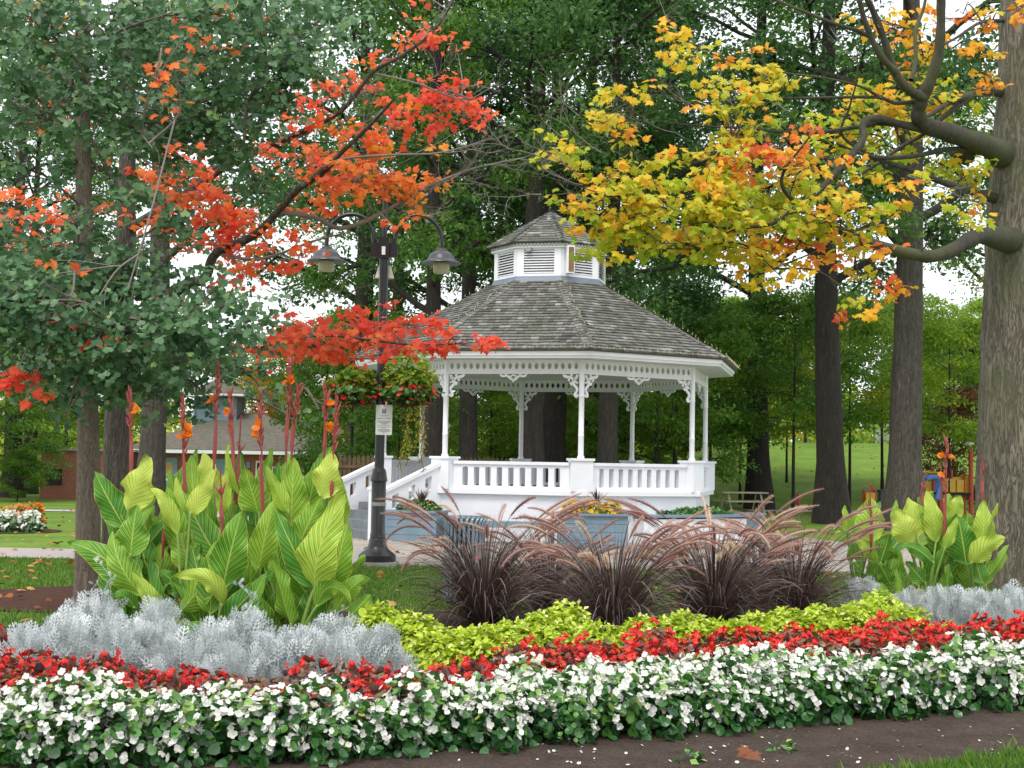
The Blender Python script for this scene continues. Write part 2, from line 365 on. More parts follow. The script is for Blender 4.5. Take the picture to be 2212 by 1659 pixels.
# ------------------------------------------------------------------ leaf templates
def fan(outline, cz=0.0):
    V = [(0, .35, cz)]+[(x, y, z) for x, y, z in outline]; n = len(outline)
    return np.array(V, float), [(0, 1+i, 1+(i+1) % n) for i in range(n)]
T_DIA = (np.array([(0, 0, 0), (-.27, .5, .06), (0, 1, -.05), (.27, .5, .06)]), [(0, 1, 2), (0, 2, 3)])
_mo = [(0, -.12), (.12, .04), (.34, -.04), (.30, .14), (.56, .26), (.40, .36), (.46, .60), (.22, .50), (.20, .66), (0, 1.0)]
_mo = _mo+[(-x, y) for x, y in _mo[-2:0:-1]]
T_MAP = fan([(x, y, -.25*x*x-.15*max(0, y-.4)**2) for x, y in _mo], .04)
_go = [(0, -.25), (.05, .05), (.48, .38), (.40, .66), (.18, .74), (0, .60), (-.18, .74), (-.40, .66), (-.48, .38), (-.05, .05)]
T_GIN = fan([(x, y, .12*abs(x)) for x, y in _go], 0)
_bo = [(.0, 0), (.3, .02), (.48, .3), (.42, .7), (.12, .98), (-.2, .92), (-.46, .6), (-.42, .2)]
T_RND = fan([(x, y, .10*(x*x+(y-.5)**2)*4-.03) for x, y in _bo], -.05)
T_RND = (T_RND[0], T_RND[1])
def star(np_, rin, rout, cup):
    o = []
    for k in range(np_*2):
        a = pi*k/np_; r = rout if k % 2 == 0 else rin
        o.append((r*cos(a), r*sin(a), cup if k % 2 == 0 else cup*.2))
    V = [(0, 0, 0)]+o; n = len(o)
    return np.array(V, float), [(0, 1+i, 1+(i+1) % n) for i in range(n)]
# four-petalled flower: two wide petals, two narrow
def petals(n, w, L, cup, twist=0):
    V, Fs = [], []
    for k in range(n):
        a = 2*pi*k/n+twist; c, s = cos(a), sin(a); ww = w*(1 if k % 2 == 0 else .7)
        for x, y, z in ((0, 0, 0), (.5*L, -ww, cup*.5), (L*.95, -ww*.6, cup), (L, ww*.5, cup*.9), (.5*L, ww, cup*.5)):
            V.append((x*c-y*s, x*s+y*c, z))
        b = k*5; Fs.append((b, b+1, b+2, b+3, b+4))
    return np.array(V), Fs
T_FLW = petals(4, .40, .6, .16)
T_FLW5 = petals(5, .30, .55, .12)
T_ROSE = petals(8, .2, .5, .22)
# ------------------------------------------------------------------ terrain and ground sheets
def sst(a, b, x):
    t = np.clip((x-a)/(b-a), 0, 1); return t*t*(3-2*t)
def terr(x, y):
    x = np.asarray(x, float); y = np.asarray(y, float)
    right = sst(4, 14, x)*sst(57, 95, y)*3.4
    left = -.38*sst(-6, -16, x)*sst(34, 58, y)
    back = sst(95, 260, y)*2.5
    return right+left+back
ys = np.concatenate([np.arange(-12, 30, 3.), np.arange(30, 110, 1.5), np.arange(110, 420, 20.)]); xs = np.concatenate([np.arange(-260, -40, 20.), np.arange(-40, 50, 1.5), np.arange(50, 270, 20.)])
XX, YY = np.meshgrid(xs, ys); ZZ = terr(XX, YY)-.002
n0, n1 = XX.shape; i, j = np.meshgrid(np.arange(n0-1), np.arange(n1-1), indexing='ij')
tag(mesh_obj('lawn', np.stack([XX, YY, ZZ], -1).reshape(-1, 3), [np.stack([i*n1+j, i*n1+j+1, (i+1)*n1+j+1, (i+1)*n1+j], -1).reshape(-1, 4)], LAWN, smooth=True), kind='structure')
def sheet(name, pts, z, m, kind='structure'):
    return tag(mesh_obj(name, [(p[0], p[1], z) for p in pts], [list(range(len(pts)))], m), kind=kind)
def wobble(pts, amp=.05, k=8, closed=True):
    q = smooth_path(list(pts)+([pts[0]] if closed else []), k); return [(x+R_.randn()*amp, y+R_.randn()*amp) for x, y in q[:-1 if closed else None]]
def strip(name, pts, w, m, zoff=.02):
    p = smooth_path(pts, 12); T = np.gradient(p, axis=0); T /= np.linalg.norm(T, axis=1)[:, None]; N = np.stack([-T[:, 1], T[:, 0]], -1)
    V = []
    for q, nn in zip(p, N):
        for s in (-.5, -.25, 0, .25, .5):
            a = q+nn*w*s; V.append((a[0], a[1], float(terr(a[0], a[1]))+zoff))
    Fs = np.array([(i*5+k, (i+1)*5+k, (i+1)*5+k+1, i*5+k+1) for i in range(len(p)-1) for k in range(4)])
    return tag(mesh_obj(name, V, [Fs], m, smooth=True), kind='structure')
sheet('plaza', [(-6.2, 21.9), (-3, 21.8), (10.5, 21.6), (14, 23), (14, 28.2), (7.6, 30.2), (6.6, 34), (4, 38), (-3, 38), (-6.3, 35), (-6.2, 24.4)], .006, PAVER)
for k_, pts_ in enumerate([[(-60, 23.0), (-30, 23.3), (-6.1, 23.1)]]): strip('path', pts_, 2.3, PATH, .010)
strip('path', [(-60, 47), (-30, 46.5), (-14, 44.5), (-8, 40.5), (-5, 36)], 3.0, GRAVEL)
strip('path', [(9, 52), (18, 54.5), (30, 54.2), (50, 57)], 2.0, GRAVEL)
WF = [(0, 1700), (300, 1690), (600, 1668), (1000, 1648), (1300, 1628), (1600, 1598), (1800, 1582), (2212, 1548), (2400, 1532)]
def pw(tab, x): a = np.array(tab, float); return np.interp(x, a[:, 0], a[:, 1])
front = [G(x, y+30) for x, y in [(-300, 1800), (300, 1790), (1200, 1720), (1850, 1652), (2250, 1590), (2700, 1530)]]
front[0] = G(-300, 1800); 
bedpts = [(-4, 3), (1.0, 5.5)]+[(p[0], p[1]) for p in front[2:]]+[(9, 14.5), (7, 16.6), (3.2, 15.2), (-1, 15.2), (-3.1, 14.2), (-4.4, 13.4), (-6, 12), (-7, 8)]
sheet('soil_bed', wobble(bedpts, .03, 10), .008, SOIL)
gb = G(188, 1312)
sheet('mulch_ring', [(gb[0]-.35+1.35*cos(a)*(1+.06*sin(3*a)), gb[1]+.9+1.5*sin(a)) for a in np.linspace(0, 2*pi, 40)[:-1]], .014, MULCH)
mp_ = G(2205, 1266)
sheet('mulch_ring', [(mp_[0]+1.5*cos(a), mp_[1]+1.3*sin(a)) for a in np.linspace(0, 2*pi, 30)[:-1]], .012, MULCH)
bedc = G(10, 1150)
sheet('mulch_patch', [(bedc[0]-.3+1.3*cos(a), bedc[1]+.5+1.1*sin(a)) for a in np.linspace(0, 2*pi, 30)[:-1]], .012, MULCH)
# grass blades on the lawn nearest the camera and round the bed
def inpoly(x, y, poly):
    poly = np.array(poly); c = np.zeros(len(x), bool); j = len(poly)-1
    for i in range(len(poly)):
        xi, yi = poly[i]; xj, yj = poly[j]
        c ^= ((yi > y) != (yj > y)) & (x < (xj-xi)*(y-yi)/(yj-yi+1e-9)+xi); j = i
    return c
def blades(name, n, region, h, w, avoid=(), label=None, seedy=0):
    x0, x1, y0, y1 = region; x = R_.uniform(x0, x1, n); y = R_.uniform(y0, y1, n)
    keep = np.ones(n, bool)
    for a in avoid: keep &= ~inpoly(x, y, a)
    keep &= np.abs(x) < y*.42+.6
    x, y = x[keep], y[keep]; n = len(x)
    tv = np.array([(-.5, 0, 0), (.5, 0, 0), (.28, .12, .6), (0, .38, 1.)]); tv[:, 0] *= w/h
    a = R_.uniform(0, 2*pi, n); rot = np.zeros((n, 3, 3)); rot[:, 0, 0] = np.cos(a); rot[:, 0, 1] = -np.sin(a); rot[:, 1, 0] = np.sin(a); rot[:, 1, 1] = np.cos(a); rot[:, 2, 2] = 1
    o = scatter(tv, [(0, 1, 2, 3)], np.stack([x, y, terr(x, y)], -1), rot, h*R_.uniform(.5, 1.3, n), R_.rand(n), name, GRASS)
    return tag(o, kind='stuff')
soilp = [(v.co.x, v.co.y) for v in bpy.data.objects['soil_bed'].data.vertices]
ringp = [(v.co.x, v.co.y) for v in bpy.data.objects['mulch_ring'].data.vertices]
plazp = [(v.co.x, v.co.y) for v in bpy.data.objects['plaza'].data.vertices]
blades('grass', 60000, (1.2, 4.4, 6.2, 9.2), .055, .006, [soilp])
blades('grass', 150000, (-9, 9, 12.5, 21.9), .05, .010, [soilp, ringp, plazp])
blades('grass', 2500, (1.0, 4.0, 7.2, 10.0), .10, .007, [soilp])
# ------------------------------------------------------------------ gazebo
TH = .156; GX, GY, GR = .85, 32.36, 3.8
def gp(r, a, z):                  # a in degrees from corner 0 (nearest the camera), clockwise seen from below
    t = TH+radians(a); return np.array([GX+r*sin(t), GY-r*cos(t), z])
def gframe(a, r=0):               # frame with y outward along a, x along the edge
    t = TH+radians(a); Yv = np.array([sin(t), -cos(t), 0]); X = np.array([cos(t), sin(t), 0])
    return (np.array([GX, GY, 0.])+Yv*r, X, Yv, np.array([0, 0, 1.]))
AP = cos(pi/8)
gz = thing('gazebo', 'white octagonal gazebo with grey shingled roof and louvred cupola on top', 'gazebo', (GX, GY, 0))
def octa(r): return [gp(r, 45*k, 0)[:2] for k in range(8)]
b = MB(); b.prism(octa(3.92), 0, .975); b.build('base_wall', WHITEW, gz)
b = MB(); b.prism(octa(4.02), .98, 1.07); b.build('ledge', WHITE, gz)
b = MB(); b.prism(octa(3.55), 1.072, 1.085); b.build('floor', STEP, gz)
def plate(mb, fr, x0, x1, z0, z1, t, holes, shear=0.0):
    """thick plate in the x-z plane of frame with 8-point holes; holes = list of (cell x0, cell x1, pts8)"""
    o, X, Y, Z = fr
    def W(x, z, y): return o+X*x+Y*y+Z*(z+shear*x)
    cells = sorted(holes, key=lambda h: h[0]); edges = []
    if not cells: 
        mb.box(fr, ((x0+x1)/2, 0, (z0+z1)/2), (x1-x0, t, z1-z0)); return
    def solid(a, c):
        V = [W(x, z, y) for y in (-t/2, t/2) for x, z in ((a, z0), (c, z0), (c, z1), (a, z1))]
        mb.add(V, [(3, 2, 1, 0), (4, 5, 6, 7), (0, 1, 5, 4), (2, 3, 7, 6), (1, 2, 6, 5), (3, 0, 4, 7)])
    if cells[0][0] > x0+1e-4: solid(x0, cells[0][0])
    if cells[-1][1] < x1-1e-4: solid(cells[-1][1], x1)
    for a, c, hp in cells:
        m = (a+c)/2; zm = (z0+z1)/2
        outer = [(a, z0), (m, z0), (c, z0), (c, zm), (c, z1), (m, z1), (a, z1), (a, zm)]
        V = [W(x, z, y) for y in (-t/2, t/2) for x, z in outer]+[W(x, z, y) for y in (-t/2, t/2) for x, z in hp]
        Fs = []
        for k in range(8):
            l = (k+1) % 8
            Fs.append((k, l, 16+l, 16+k)[::-1]); Fs.append((8+k, 8+l, 24+l, 24+k)); Fs.append((16+k, 16+l, 24+l, 24+k))
        Fs += [(0, 1, 9, 8), (1, 2, 10, 9), (4, 5, 13, 12), (5, 6, 14, 13)]
        mb.add(V, Fs)
def oval(cx, cz, w, h): return [(cx-w*.36, cz-h*.30), (cx, cz-h/2), (cx+w*.36, cz-h*.30), (cx+w/2, cz), (cx+w*.36, cz+h*.30), (cx, cz+h/2), (cx-w*.36, cz+h*.30), (cx-w/2, cz)]
def slot(cx, cz, w, h): return [(cx-w/2, cz-h*.46), (cx, cz-h/2), (cx+w/2, cz-h*.46), (cx+w/2, cz), (cx+w/2, cz+h*.46), (cx, cz+h/2), (cx-w/2, cz+h*.46), (cx-w/2, cz)]
EL = 2*GR*sin(pi/8)
for k in range(8):
    am = 45*k+22.5; fr = gframe(am, GR*AP)
    if k != 6:                    # panel 6 (between -90 and -45) is the stair opening
        b = MB(); wdt = EL-.44; nsl = 9; cw = (wdt-.26)/nsl
        plate(b, fr, -wdt/2, wdt/2, 1.07, 1.60, .17, [(-wdt/2+.13+i*cw, -wdt/2+.13+(i+1)*cw, slot(-wdt/2+.13+(i+.5)*cw, 1.345, cw*.48, .40)) for i in range(nsl)])
        b.box(fr, (0, 0, 1.63), (wdt, .25, .065)); b.build('railing', WHITEW, gz)
    # frieze
    b = MB(); n = 20; cw = (EL-.1)/n
    plate(b, (fr[0], fr[1], fr[2], fr[3]), -EL/2+.05, EL/2-.05, 3.52, 3.79, .035, [(-EL/2+.05+i*cw, -EL/2+.05+(i+1)*cw, oval(-EL/2+.05+(i+.5)*cw, 3.655, cw*.62, .145)) for i in range(n)])
    b.box(fr, (0, 0, 3.505), (EL-.1, .06, .03)); b.build('frieze', WHITE, gz)
    # fascia, two steps
    er = 4.5*AP; fr2 = gframe(am, er); el = 2*4.5*sin(pi/8)
    b = MB(); b.box(fr2, (0, -.03, 3.895), (el+.02, .06, .09)); b.box(fr2, (0, -.055, 3.815), (el-.02, .05, .07)); b.box(fr2, (0, -.02, 3.842), (el, .05, .018)); b.build('fascia', WHITE, gz)
    # pendant ornament in the middle of each frieze
    b = MB()
    o, X, Yv, Z = fr
    def W3(x, z, y=0.0): return o+X*x+Yv*y+Z*z
    def scroll(mb, pts, w, t=.03):
        p = smooth_path(pts, 5); m = len(p); d = np.gradient(p[:, :2], axis=0); d /= np.linalg.norm(d, axis=1)[:, None]+1e-9
        V = []
        for q, e in zip(p, d):
            ww = w*(q[2] if len(q) > 2 else 1)/2
            for s, yy in ((-1, -t/2), (1, -t/2), (1, t/2), (-1, t/2)):
                V.append(W3(q[0]-e[1]*s*ww, q[1]+e[0]*s*ww, yy))
        Fs = [(i*4+a, i*4+(a+1) % 4, (i+1)*4+(a+1) % 4, (i+1)*4+a) for i in range(m-1) for a in range(4)]+[(0, 1, 2, 3), ((m-1)*4+3, (m-1)*4+2, (m-1)*4+1, (m-1)*4)]
        mb.add(V, Fs)
    for s in (-1, 1):
        scroll(b, [(s*.03, 3.36, .8), (s*.07, 3.41, 1.2), (s*.14, 3.45, 1), (s*.22, 3.44, 1), (s*.27, 3.47, 1.1), (s*.25, 3.49, .7)], .045)
        scroll(b, [(s*.0, 3.47, 1), (s*.05, 3.44, 1), (s*.04, 3.40, .9), (0, 3.37, .5)], .03)
        scroll(b, [(s*.12, 3.45, .8), (s*.15, 3.49, 1.), (s*.2, 3.495, .8)], .03)
    b.box(fr, (0, 0, 3.35), (.035, .03, .05)); b.build('pendant_ornament', WHITE, gz)
    # brackets on both ends of the bay
    for s in (-1, 1):
        e = s*(EL/2-.065); b = MB()
        def q(x, z, w=1): return (e-s*x, z, w)
        scroll(b, [q(.01, 3.06, .7), q(.05, 3.04, 1.6), q(.07, 3.08, 1.1), q(.035, 3.14, .8), q(.04, 3.2, 1), q(.10, 3.27, 1), q(.11, 3.36, .9), q(.05, 3.41, .9), q(.03, 3.47, 1.2)], .05)
        scroll(b, [q(.10, 3.36, 1), q(.17, 3.42, 1), q(.25, 3.43, 1.2), q(.31, 3.46, 1.2), q(.30, 3.49, .8)], .05)
        scroll(b, [q(.02, 3.3, .8), q(.08, 3.34, 1), q(.09, 3.40, 1), q(.05, 3.42, .8), q(.035, 3.38, .6)], .035)
        scroll(b, [q(.11, 3.27, .7), q(.15, 3.28, 1.1), q(.17, 3.32, .8)], .045)
        scroll(b, [q(.20, 3.42, .9), q(.21, 3.37, 1.2), q(.19, 3.34, .5)], .035)
        scroll(b, [q(.14, 3.44, 1), q(.16, 3.49, 1)], .04)
        b.build('bracket', WHITE, gz)
for k in range(8):
    fr = gframe(45*k, GR)
    b = MB(); b.box(fr, (0, 0, 1.385), (.46, .34, .63)); b.box(fr, (0, 0, 1.725), (.52, .40, .05)); b.build('pedestal', WHITEW, gz)
    b = MB(); b.lathe(gp(GR, 45*k, 0), [(.075, 1.75), (.075, 1.79), (.058, 1.80), (.058, 2.2), (.062, 2.21), (.062, 2.23), (.056, 2.24), (.056, 3.02), (.064, 3.03), (.064, 3.05), (.056, 3.06), (.058, 3.79)], 14)
    b.build('column', WHITE, gz, smooth=True)
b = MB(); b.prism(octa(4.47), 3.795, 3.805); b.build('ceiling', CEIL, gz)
def shingles(mb, k, r0, z0, r1, z1, ch, wmin, wmax, th=.012, seed=1):
    """stepped shingles on facet k from eave radius r0,z0 to r1,z1 (corner radii)"""
    rs = random.Random(seed*10+k); o, X, Yv, Z = gframe(45*k+22.5, 0)
    a0, a1 = r0*AP, r1*AP; L = sqrt((a0-a1)**2+(z1-z0)**2); n = int(round(L/ch)); hw0 = r0*sin(pi/8); hw1 = r1*sin(pi/8)
    S = (-Yv*(a0-a1)+Z*(z1-z0))/L; Nn = np.cross(X, S); Nn = Nn if Nn[2] > 0 else -Nn
    base = o+Yv*a0+Z*z0
    for j in range(n):
        s0 = L*j/n; s1 = L*(j+1.25)/n; s1 = min(s1, L)
        w = hw0+(hw1-hw0)*(j/n); w2 = hw0+(hw1-hw0)*min(1, (j+1)/n)
        x = -w+rs.uniform(-.1, 0)
        while x < w:
            wd = rs.uniform(wmin, wmax); xa, xb = max(x, -w), min(x+wd-.006, w); x += wd
            if xb-xa < .012: continue
            dz = rs.uniform(-.012, .012); up = rs.uniform(0, .006)
            ya = s0+dz
            fa = max(min(xa, w2), -w2); fb = max(min(xb, w2), -w2)
            V = [base+X*xa+S*ya+Nn*(th+.014+up), base+X*xb+S*ya+Nn*(th+.014+up), base+X*fb+S*s1+Nn*.006, base+X*fa+S*s1+Nn*.006, base+X*xa+S*ya+Nn*.0, base+X*xb+S*ya+Nn*.0]
            mb.add(V, [(0, 1, 2, 3), (4, 5, 1, 0), (4, 0, 3), (5, 2, 1)], min(1, max(0, rs.gauss(.45, .26))))
def hipcaps(mb, a, r0, z0, r1, z1, n, w, seed=3):
    rs = random.Random(seed+a)
    A = gp(r0, a, z0); B = gp(r1, a, z1); S = (B-A)/np.linalg.norm(B-A); X = gframe(a)[1]; Nn = np.cross(X, S); Nn = Nn if Nn[2] > 0 else -Nn
    L = np.linalg.norm(B-A)
    for i in range(n):
        s0 = L*i/n; s1 = min(L, L*(i+1.3)/n); q = rs.uniform(-.01, .01)
        for s in (-1, 1):
            V = [A+S*s0+Nn*(.050+q), A+S*s0+X*s*w+Nn*(.018-.0), A+S*s1+X*s*w+Nn*.002, A+S*s1+Nn*.026, A+S*s0+Nn*.02, A+S*s0+X*s*w-Nn*.012]
            mb.add(V, [(0, 1, 2, 3) if s > 0 else (3, 2, 1, 0), (4, 5, 1, 0), (5, 2, 1)], min(1, max(0, rs.gauss(.4, .2))))
RB, RT = (4.58, 3.945), (1.36, 5.74)
roof = None
for k in range(8):
    fr = gframe(45*k+22.5, 0)
    if roof is None:
        b = MB(); V = [gp(RB[0], 45*i, RB[1]) for i in range(8)]+[gp(RT[0], 45*i, RT[1]) for i in range(8)]+[gp(RB[0]-.04, 45*i, RB[1]-.03) for i in range(8)]
        b.add(V, [(i, (i+1) % 8, 8+(i+1) % 8, 8+i) for i in range(8)]+[(16+i, 16+(i+1) % 8, (i+1) % 8, i) for i in range(8)]+[tuple(range(16, 24))], .2)
        roof = b.build('roof', SHINGLE, gz)
    b = MB(); shingles(b, k, RB[0], RB[1], RT[0], RT[1], .137, .10, .20, th=.020); b.build('roof_shingles', SHINGLE, roof)
for k in range(8): b = MB(); hipcaps(b, 45*k, RB[0]+.03, RB[1], RT[0], RT[1], 27, .12); b.build('hip_cap', SHINGLE, roof)
# cupola
CR = 1.316
cup = MB()
for k in range(8):
    o, X, Yv, Z = gframe(45*k+22.5, 0); h = (CR+.02)*sin(pi/8); h2 = (CR+.10)*sin(pi/8); a = (CR+.02)*AP; a2 = (CR+.10)*AP
    cup.add([o+Yv*a2-X*h2+Z*5.68, o+Yv*a2+X*h2+Z*5.68, o+Yv*a+X*h+Z*5.86, o+Yv*a-X*h+Z*5.86, o+Yv*(a-.3)-X*h*.8+Z*5.86, o+Yv*(a-.3)+X*h*.8+Z*5.86], [(0, 1, 2, 3), (3, 2, 5, 4)])
cup.build('cupola_flashing', FLASH, gz)
ce = 2*CR*sin(pi/8)
for k in range(8):
    fr = gframe(45*k+22.5, CR*AP); b = MB(); zb, zt = 5.86, 6.56; fw = .15
    for s in (-1, 1): b.box(fr, (s*(ce/2-fw/2), -.02, (zb+zt)/2), (fw, .06, zt-zb))
    b.box(fr, (0, -.02, zb+.03), (ce-2*fw, .056, .06)); b.box(fr, (0, -.02, zt-.05), (ce-2*fw, .056, .10))
    pn = b.build('cupola_wall', WHITE, gz)
    b = MB(); ns = 9; hh = (zt-.10-zb-.06)/ns; o, X, Yv, Z = fr; hw = ce/2-fw
    for i in range(ns):
        z = zb+.06+hh*i
        b.add([o-X*hw+Yv*.018+Z*(z+.004), o+X*hw+Yv*.018+Z*(z+.004), o+X*hw-Yv*.045+Z*(z+hh*.72), o-X*hw-Yv*.045+Z*(z+hh*.72),
               o-X*hw+Yv*.018+Z*(z+.012), o+X*hw+Yv*.018+Z*(z+.012), o+X*hw-Yv*.045+Z*(z+hh*.72+.012), o-X*hw-Yv*.045+Z*(z+hh*.72+.012)],
              [(0, 1, 2, 3), (7, 6, 5, 4), (0, 4, 5, 1), (3, 2, 6, 7)])
    b.build('louver', WHITE, pn)
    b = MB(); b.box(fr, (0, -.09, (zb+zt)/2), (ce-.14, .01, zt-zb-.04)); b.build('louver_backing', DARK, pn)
b = MB(); b.prism(octa(CR+.09), 6.50, 6.60); b.build('cupola_cornice', WHITE, gz)
b = MB(); V = [gp(CR+.16, 45*i, 6.605) for i in range(8)]+[gp(0, 0, 7.50)]
b.add(V, [(i, (i+1) % 8, 8) for i in range(8)]+[tuple(range(8))], .2)
cr = b.build('cupola_roof', SHINGLE, gz)
b = MB()
for k in range(8): shingles(b, k, CR+.17, 6.61, .05, 7.50, .13, .14, .24, seed=5); hipcaps(b, 45*k, CR+.19, 6.61, .03, 7.51, 12, .085, 9)
b.build('roof_shingles', SHINGLE, cr)
# fairy light wire round the cupola eave and down the hips
b = MB()
for k in range(8):
    A = gp(CR+.10, 45*k, 6.59); B = gp(CR+.10, 45*k+45, 6.59); n = 13
    outd = gframe(45*k+22.5)[2]
    pts = []
    for i in range(n*4+1):
        t = i/(n*4); q = A+(B-A)*t+outd*.012; q = q.copy(); q[2] = 6.585-.055*abs(sin(pi*i/4))**.5 if i % 4 else 6.60; pts.append(q)
    b.tube(pts, .006, 4, cap=False)
    A = gp(CR+.2, 45*k, 6.66); B = gp(.02, 0, 7.56); X = gframe(45*k)[1]
    b.tube([A+(B-A)*t/26+X*(.05*(-1)**t)+np.array([0, 0, rng.uniform(0, .03)]) for t in range(27)], .007, 4, cap=False)
b.build('fairy_light_wire', WIRE, gz)
b = MB()
for k in range(8):
    A = gp(4.62, 45*k, 3.98); B = gp(4.62, 45*k+45, 3.98)
    for i in range(22):
        t = (i+rng.random()*.6)/22; q = A+(B-A)*t; b.tube([q, q+np.array([0, 0, .045])], [.009, .004], 5)
    A = gp(4.6, 45*k, 4.02); B = gp(1.4, 45*k, 5.80); X = gframe(45*k)[1]
    for i in range(26):
        q = A+(B-A)*(i/26)+X*rng.uniform(-.12, .12); b.tube([q, q+np.array([rng.uniform(-.02, .02), 0, .05])], [.009, .004], 5)
b.build('fairy_lights', plain('pale_bulb', (.5, .45, .25), .4, .05), gz)
# loudspeaker column, floodlight and small aerial on the cupola
fr = gframe(4, CR+.05); b = MB(); b.box(fr, (.10, .03, 6.22), (.17, .16, .62)); sp_ = b.build('cupola_speaker', WHITE, gz)
b = MB(); b.box(fr, (.105, .115, 6.22), (.12, .012, .56)); b.build('speaker_grille', RBROWN, sp_)
fr = gframe(-22.5-10, CR*AP+.04); b = MB(); b.box(fr, (.0, .04, 6.45), (.12, .1, .07)); b.build('floodlight', CONC, gz)
b = MB(); A = gp(CR, 90, 6.0)
b.tube([A, A+[.16, 0, .02]], .008, 5); b.tube([A+[.1, 0, -.04], A+[.1, 0, .1]], .006, 5); b.tube([A+[.15, 0, -.04], A+[.15, 0, .1]], .006, 5); b.build('aerial', CONC, gz)
# stairs
SD = gframe(-67.5)[2]; SX = gframe(-67.5)[1]; Zv = np.array([0, 0, 1.])
fr = gframe(-67.5, GR*AP+.1)
b = MB(); ns = 5; run = .30
for i in range(ns):
    h = 1.07*(ns-i)/(ns+1); b.box(fr, (0, run*(i+.5)+.02, h/2), (EL-.5, run, h))
b.box(fr, (0, -.1, .54), (EL-.5, .22, 1.06)); b.build('steps', STEP, gz)
for s in (-1, 1):
    b = MB(); x = s*(EL/2-.02); o, X, Yv, Z = fr
    fr3 = (o+X*x, Yv, X, Z)          # local x runs outward
    L = 1.34; sh = -.62/L
    holes = []
    for c0 in (.22, .60, .98): holes.append((c0-.10+.0, c0+.28, [(a2, z2-0*a2) for a2, z2 in slot(c0+.09, 1.30, .15, .30)]))
    plate(b, fr3, .0, L, 1.02, 1.57, .16, holes, sh)
    V = [];
    for yy in (-.08, .08):
        for (xx, zz) in ((0, 0), (L, 0), (L, 1.02+sh*L), (0, 1.02)): V.append(o+X*x+Yv*xx+X*yy+Z*zz)
    b.add(V, [(3, 2, 1, 0), (4, 5, 6, 7), (0, 1, 5, 4), (1, 2, 6, 5), (2, 3, 7, 6), (3, 0, 4, 7)])
    # sloping hand rail cap
    V = []
    for yy in (-.12, .12):
        for (xx, zz) in ((-.02, 1.572), (L+.02, 1.572+sh*L), (L+.02, 1.655+sh*L), (-.02, 1.655)): V.append(o+X*x+Yv*xx+X*yy+Z*zz)
    b.add(V, [(3, 2, 1, 0), (4, 5, 6, 7), (0, 1, 5, 4), (1, 2, 6, 5), (2, 3, 7, 6), (3, 0, 4, 7)])
    b.box(fr3, (L+.12, 0, .52), (.24, .26, 1.04)); b.box(fr3, (L+.12, 0, 1.06), (.28, .30, .05)); b.build('stair_wall', WHITEW, gz)
# ------------------------------------------------------------------ planters and bench by the gazebo
def boards_box(mb, fr, w, d, h, n):
    for i in range(n): mb.box(fr, (0, 0, h*(i+.5)/n), (w+(.004 if i % 2 else 0), d, h/n-.006))
    mb.box(fr, (0, 0, h+.015), (w+.10, d+.10, .04))
def flatframe(x, y, deg, z=0.):
    a = radians(deg); return (np.array([x, y, z]), np.array([cos(a), sin(a), 0]), np.array([-sin(a), cos(a), 0]), np.array([0, 0, 1.]))
def mound(name, center, rx, ry, h, n, size, mt, parent, tmpl, spread=.7, base=.0, seed=1, rz=0, lo=0, hi=1, world=True):
    rs = np.random.RandomState(seed)
    u = rs.uniform(0, 2*pi, n); ct = rs.uniform(.0, 1, n); r = np.sqrt(1-ct**2)*rs.uniform(.82, 1.02, n)
    d = np.stack([r*np.cos(u), r*np.sin(u), ct], -1)
    bumpy = 1+.12*np.sin(u*5+seed)*r+.1*np.sin(ct*9+u*3)
    p = d*np.array([rx, ry, h])*bumpy[:, None]
    if rz: c, s = cos(rz), sin(rz); p[:, :2] = p[:, :2]@np.array([[c, s], [-s, c]])
    p = p+np.asarray(center)+np.array([0, 0, base])
    N = d*.9+np.array([0, 0, .5])+rs.randn(n, 3)*spread
    t = rs.randn(n, 3)*.6+d; t[:, 2] -= .5
    return scatter(tmpl[0], tmpl[1], p, frames(N, tip=t), size*rs.uniform(.65, 1.2, n), rs.uniform(lo, hi, n), name, mt, parent, world=world)
def spiky(name, c, n, L, mt, parent, seed=1):
    rs = np.random.RandomState(seed); mb = MB()
    for k in range(n):
        a = rs.uniform(0, 2*pi); e = rs.uniform(.7, 1.5); d = np.array([cos(a)*cos(e), sin(a)*cos(e), sin(e)]); s = np.array([-sin(a), cos(a), 0])*.014
        l = L*rs.uniform(.7, 1.1); A = np.array(c); mb.add([A-s, A+s, A+d*l*.6+s*.8, A+d*l+[0, 0, -.03], A+d*l*.6-s*.8], [(0, 1, 2, 3, 4)], rs.uniform(0, .5))
    return mb.build(name, mt, parent)
# left planter against the stair wall
pc = (-1.90, 28.52); fr = flatframe(pc[0], pc[1], -13.6)
t = thing('planter_box', 'blue-grey wooden planter box beside the gazebo steps', 'planter', (*pc, 0)); b = MB(); boards_box(b, fr, 1.08, .85, .60, 4); b.build('box', BLUEG, t)
t2 = thing('bedding_plant', 'orange and green bedding with a dark spiky plant in the planter by the steps', 'plant', (*pc, .6))
mound('foliage', (pc[0]+.05, pc[1], .62), .44, .36, .20, 900, .055, L_BEG, t2, T_RND, seed=4)
mound('blossom', (pc[0]+.05, pc[1], .64), .44, .36, .20, 34, .06, PET_O, t2, T_FLW, seed=5)
spiky('spike_leaves', (pc[0]+.08, pc[1], .75), 26, .42, BLADE, t2)
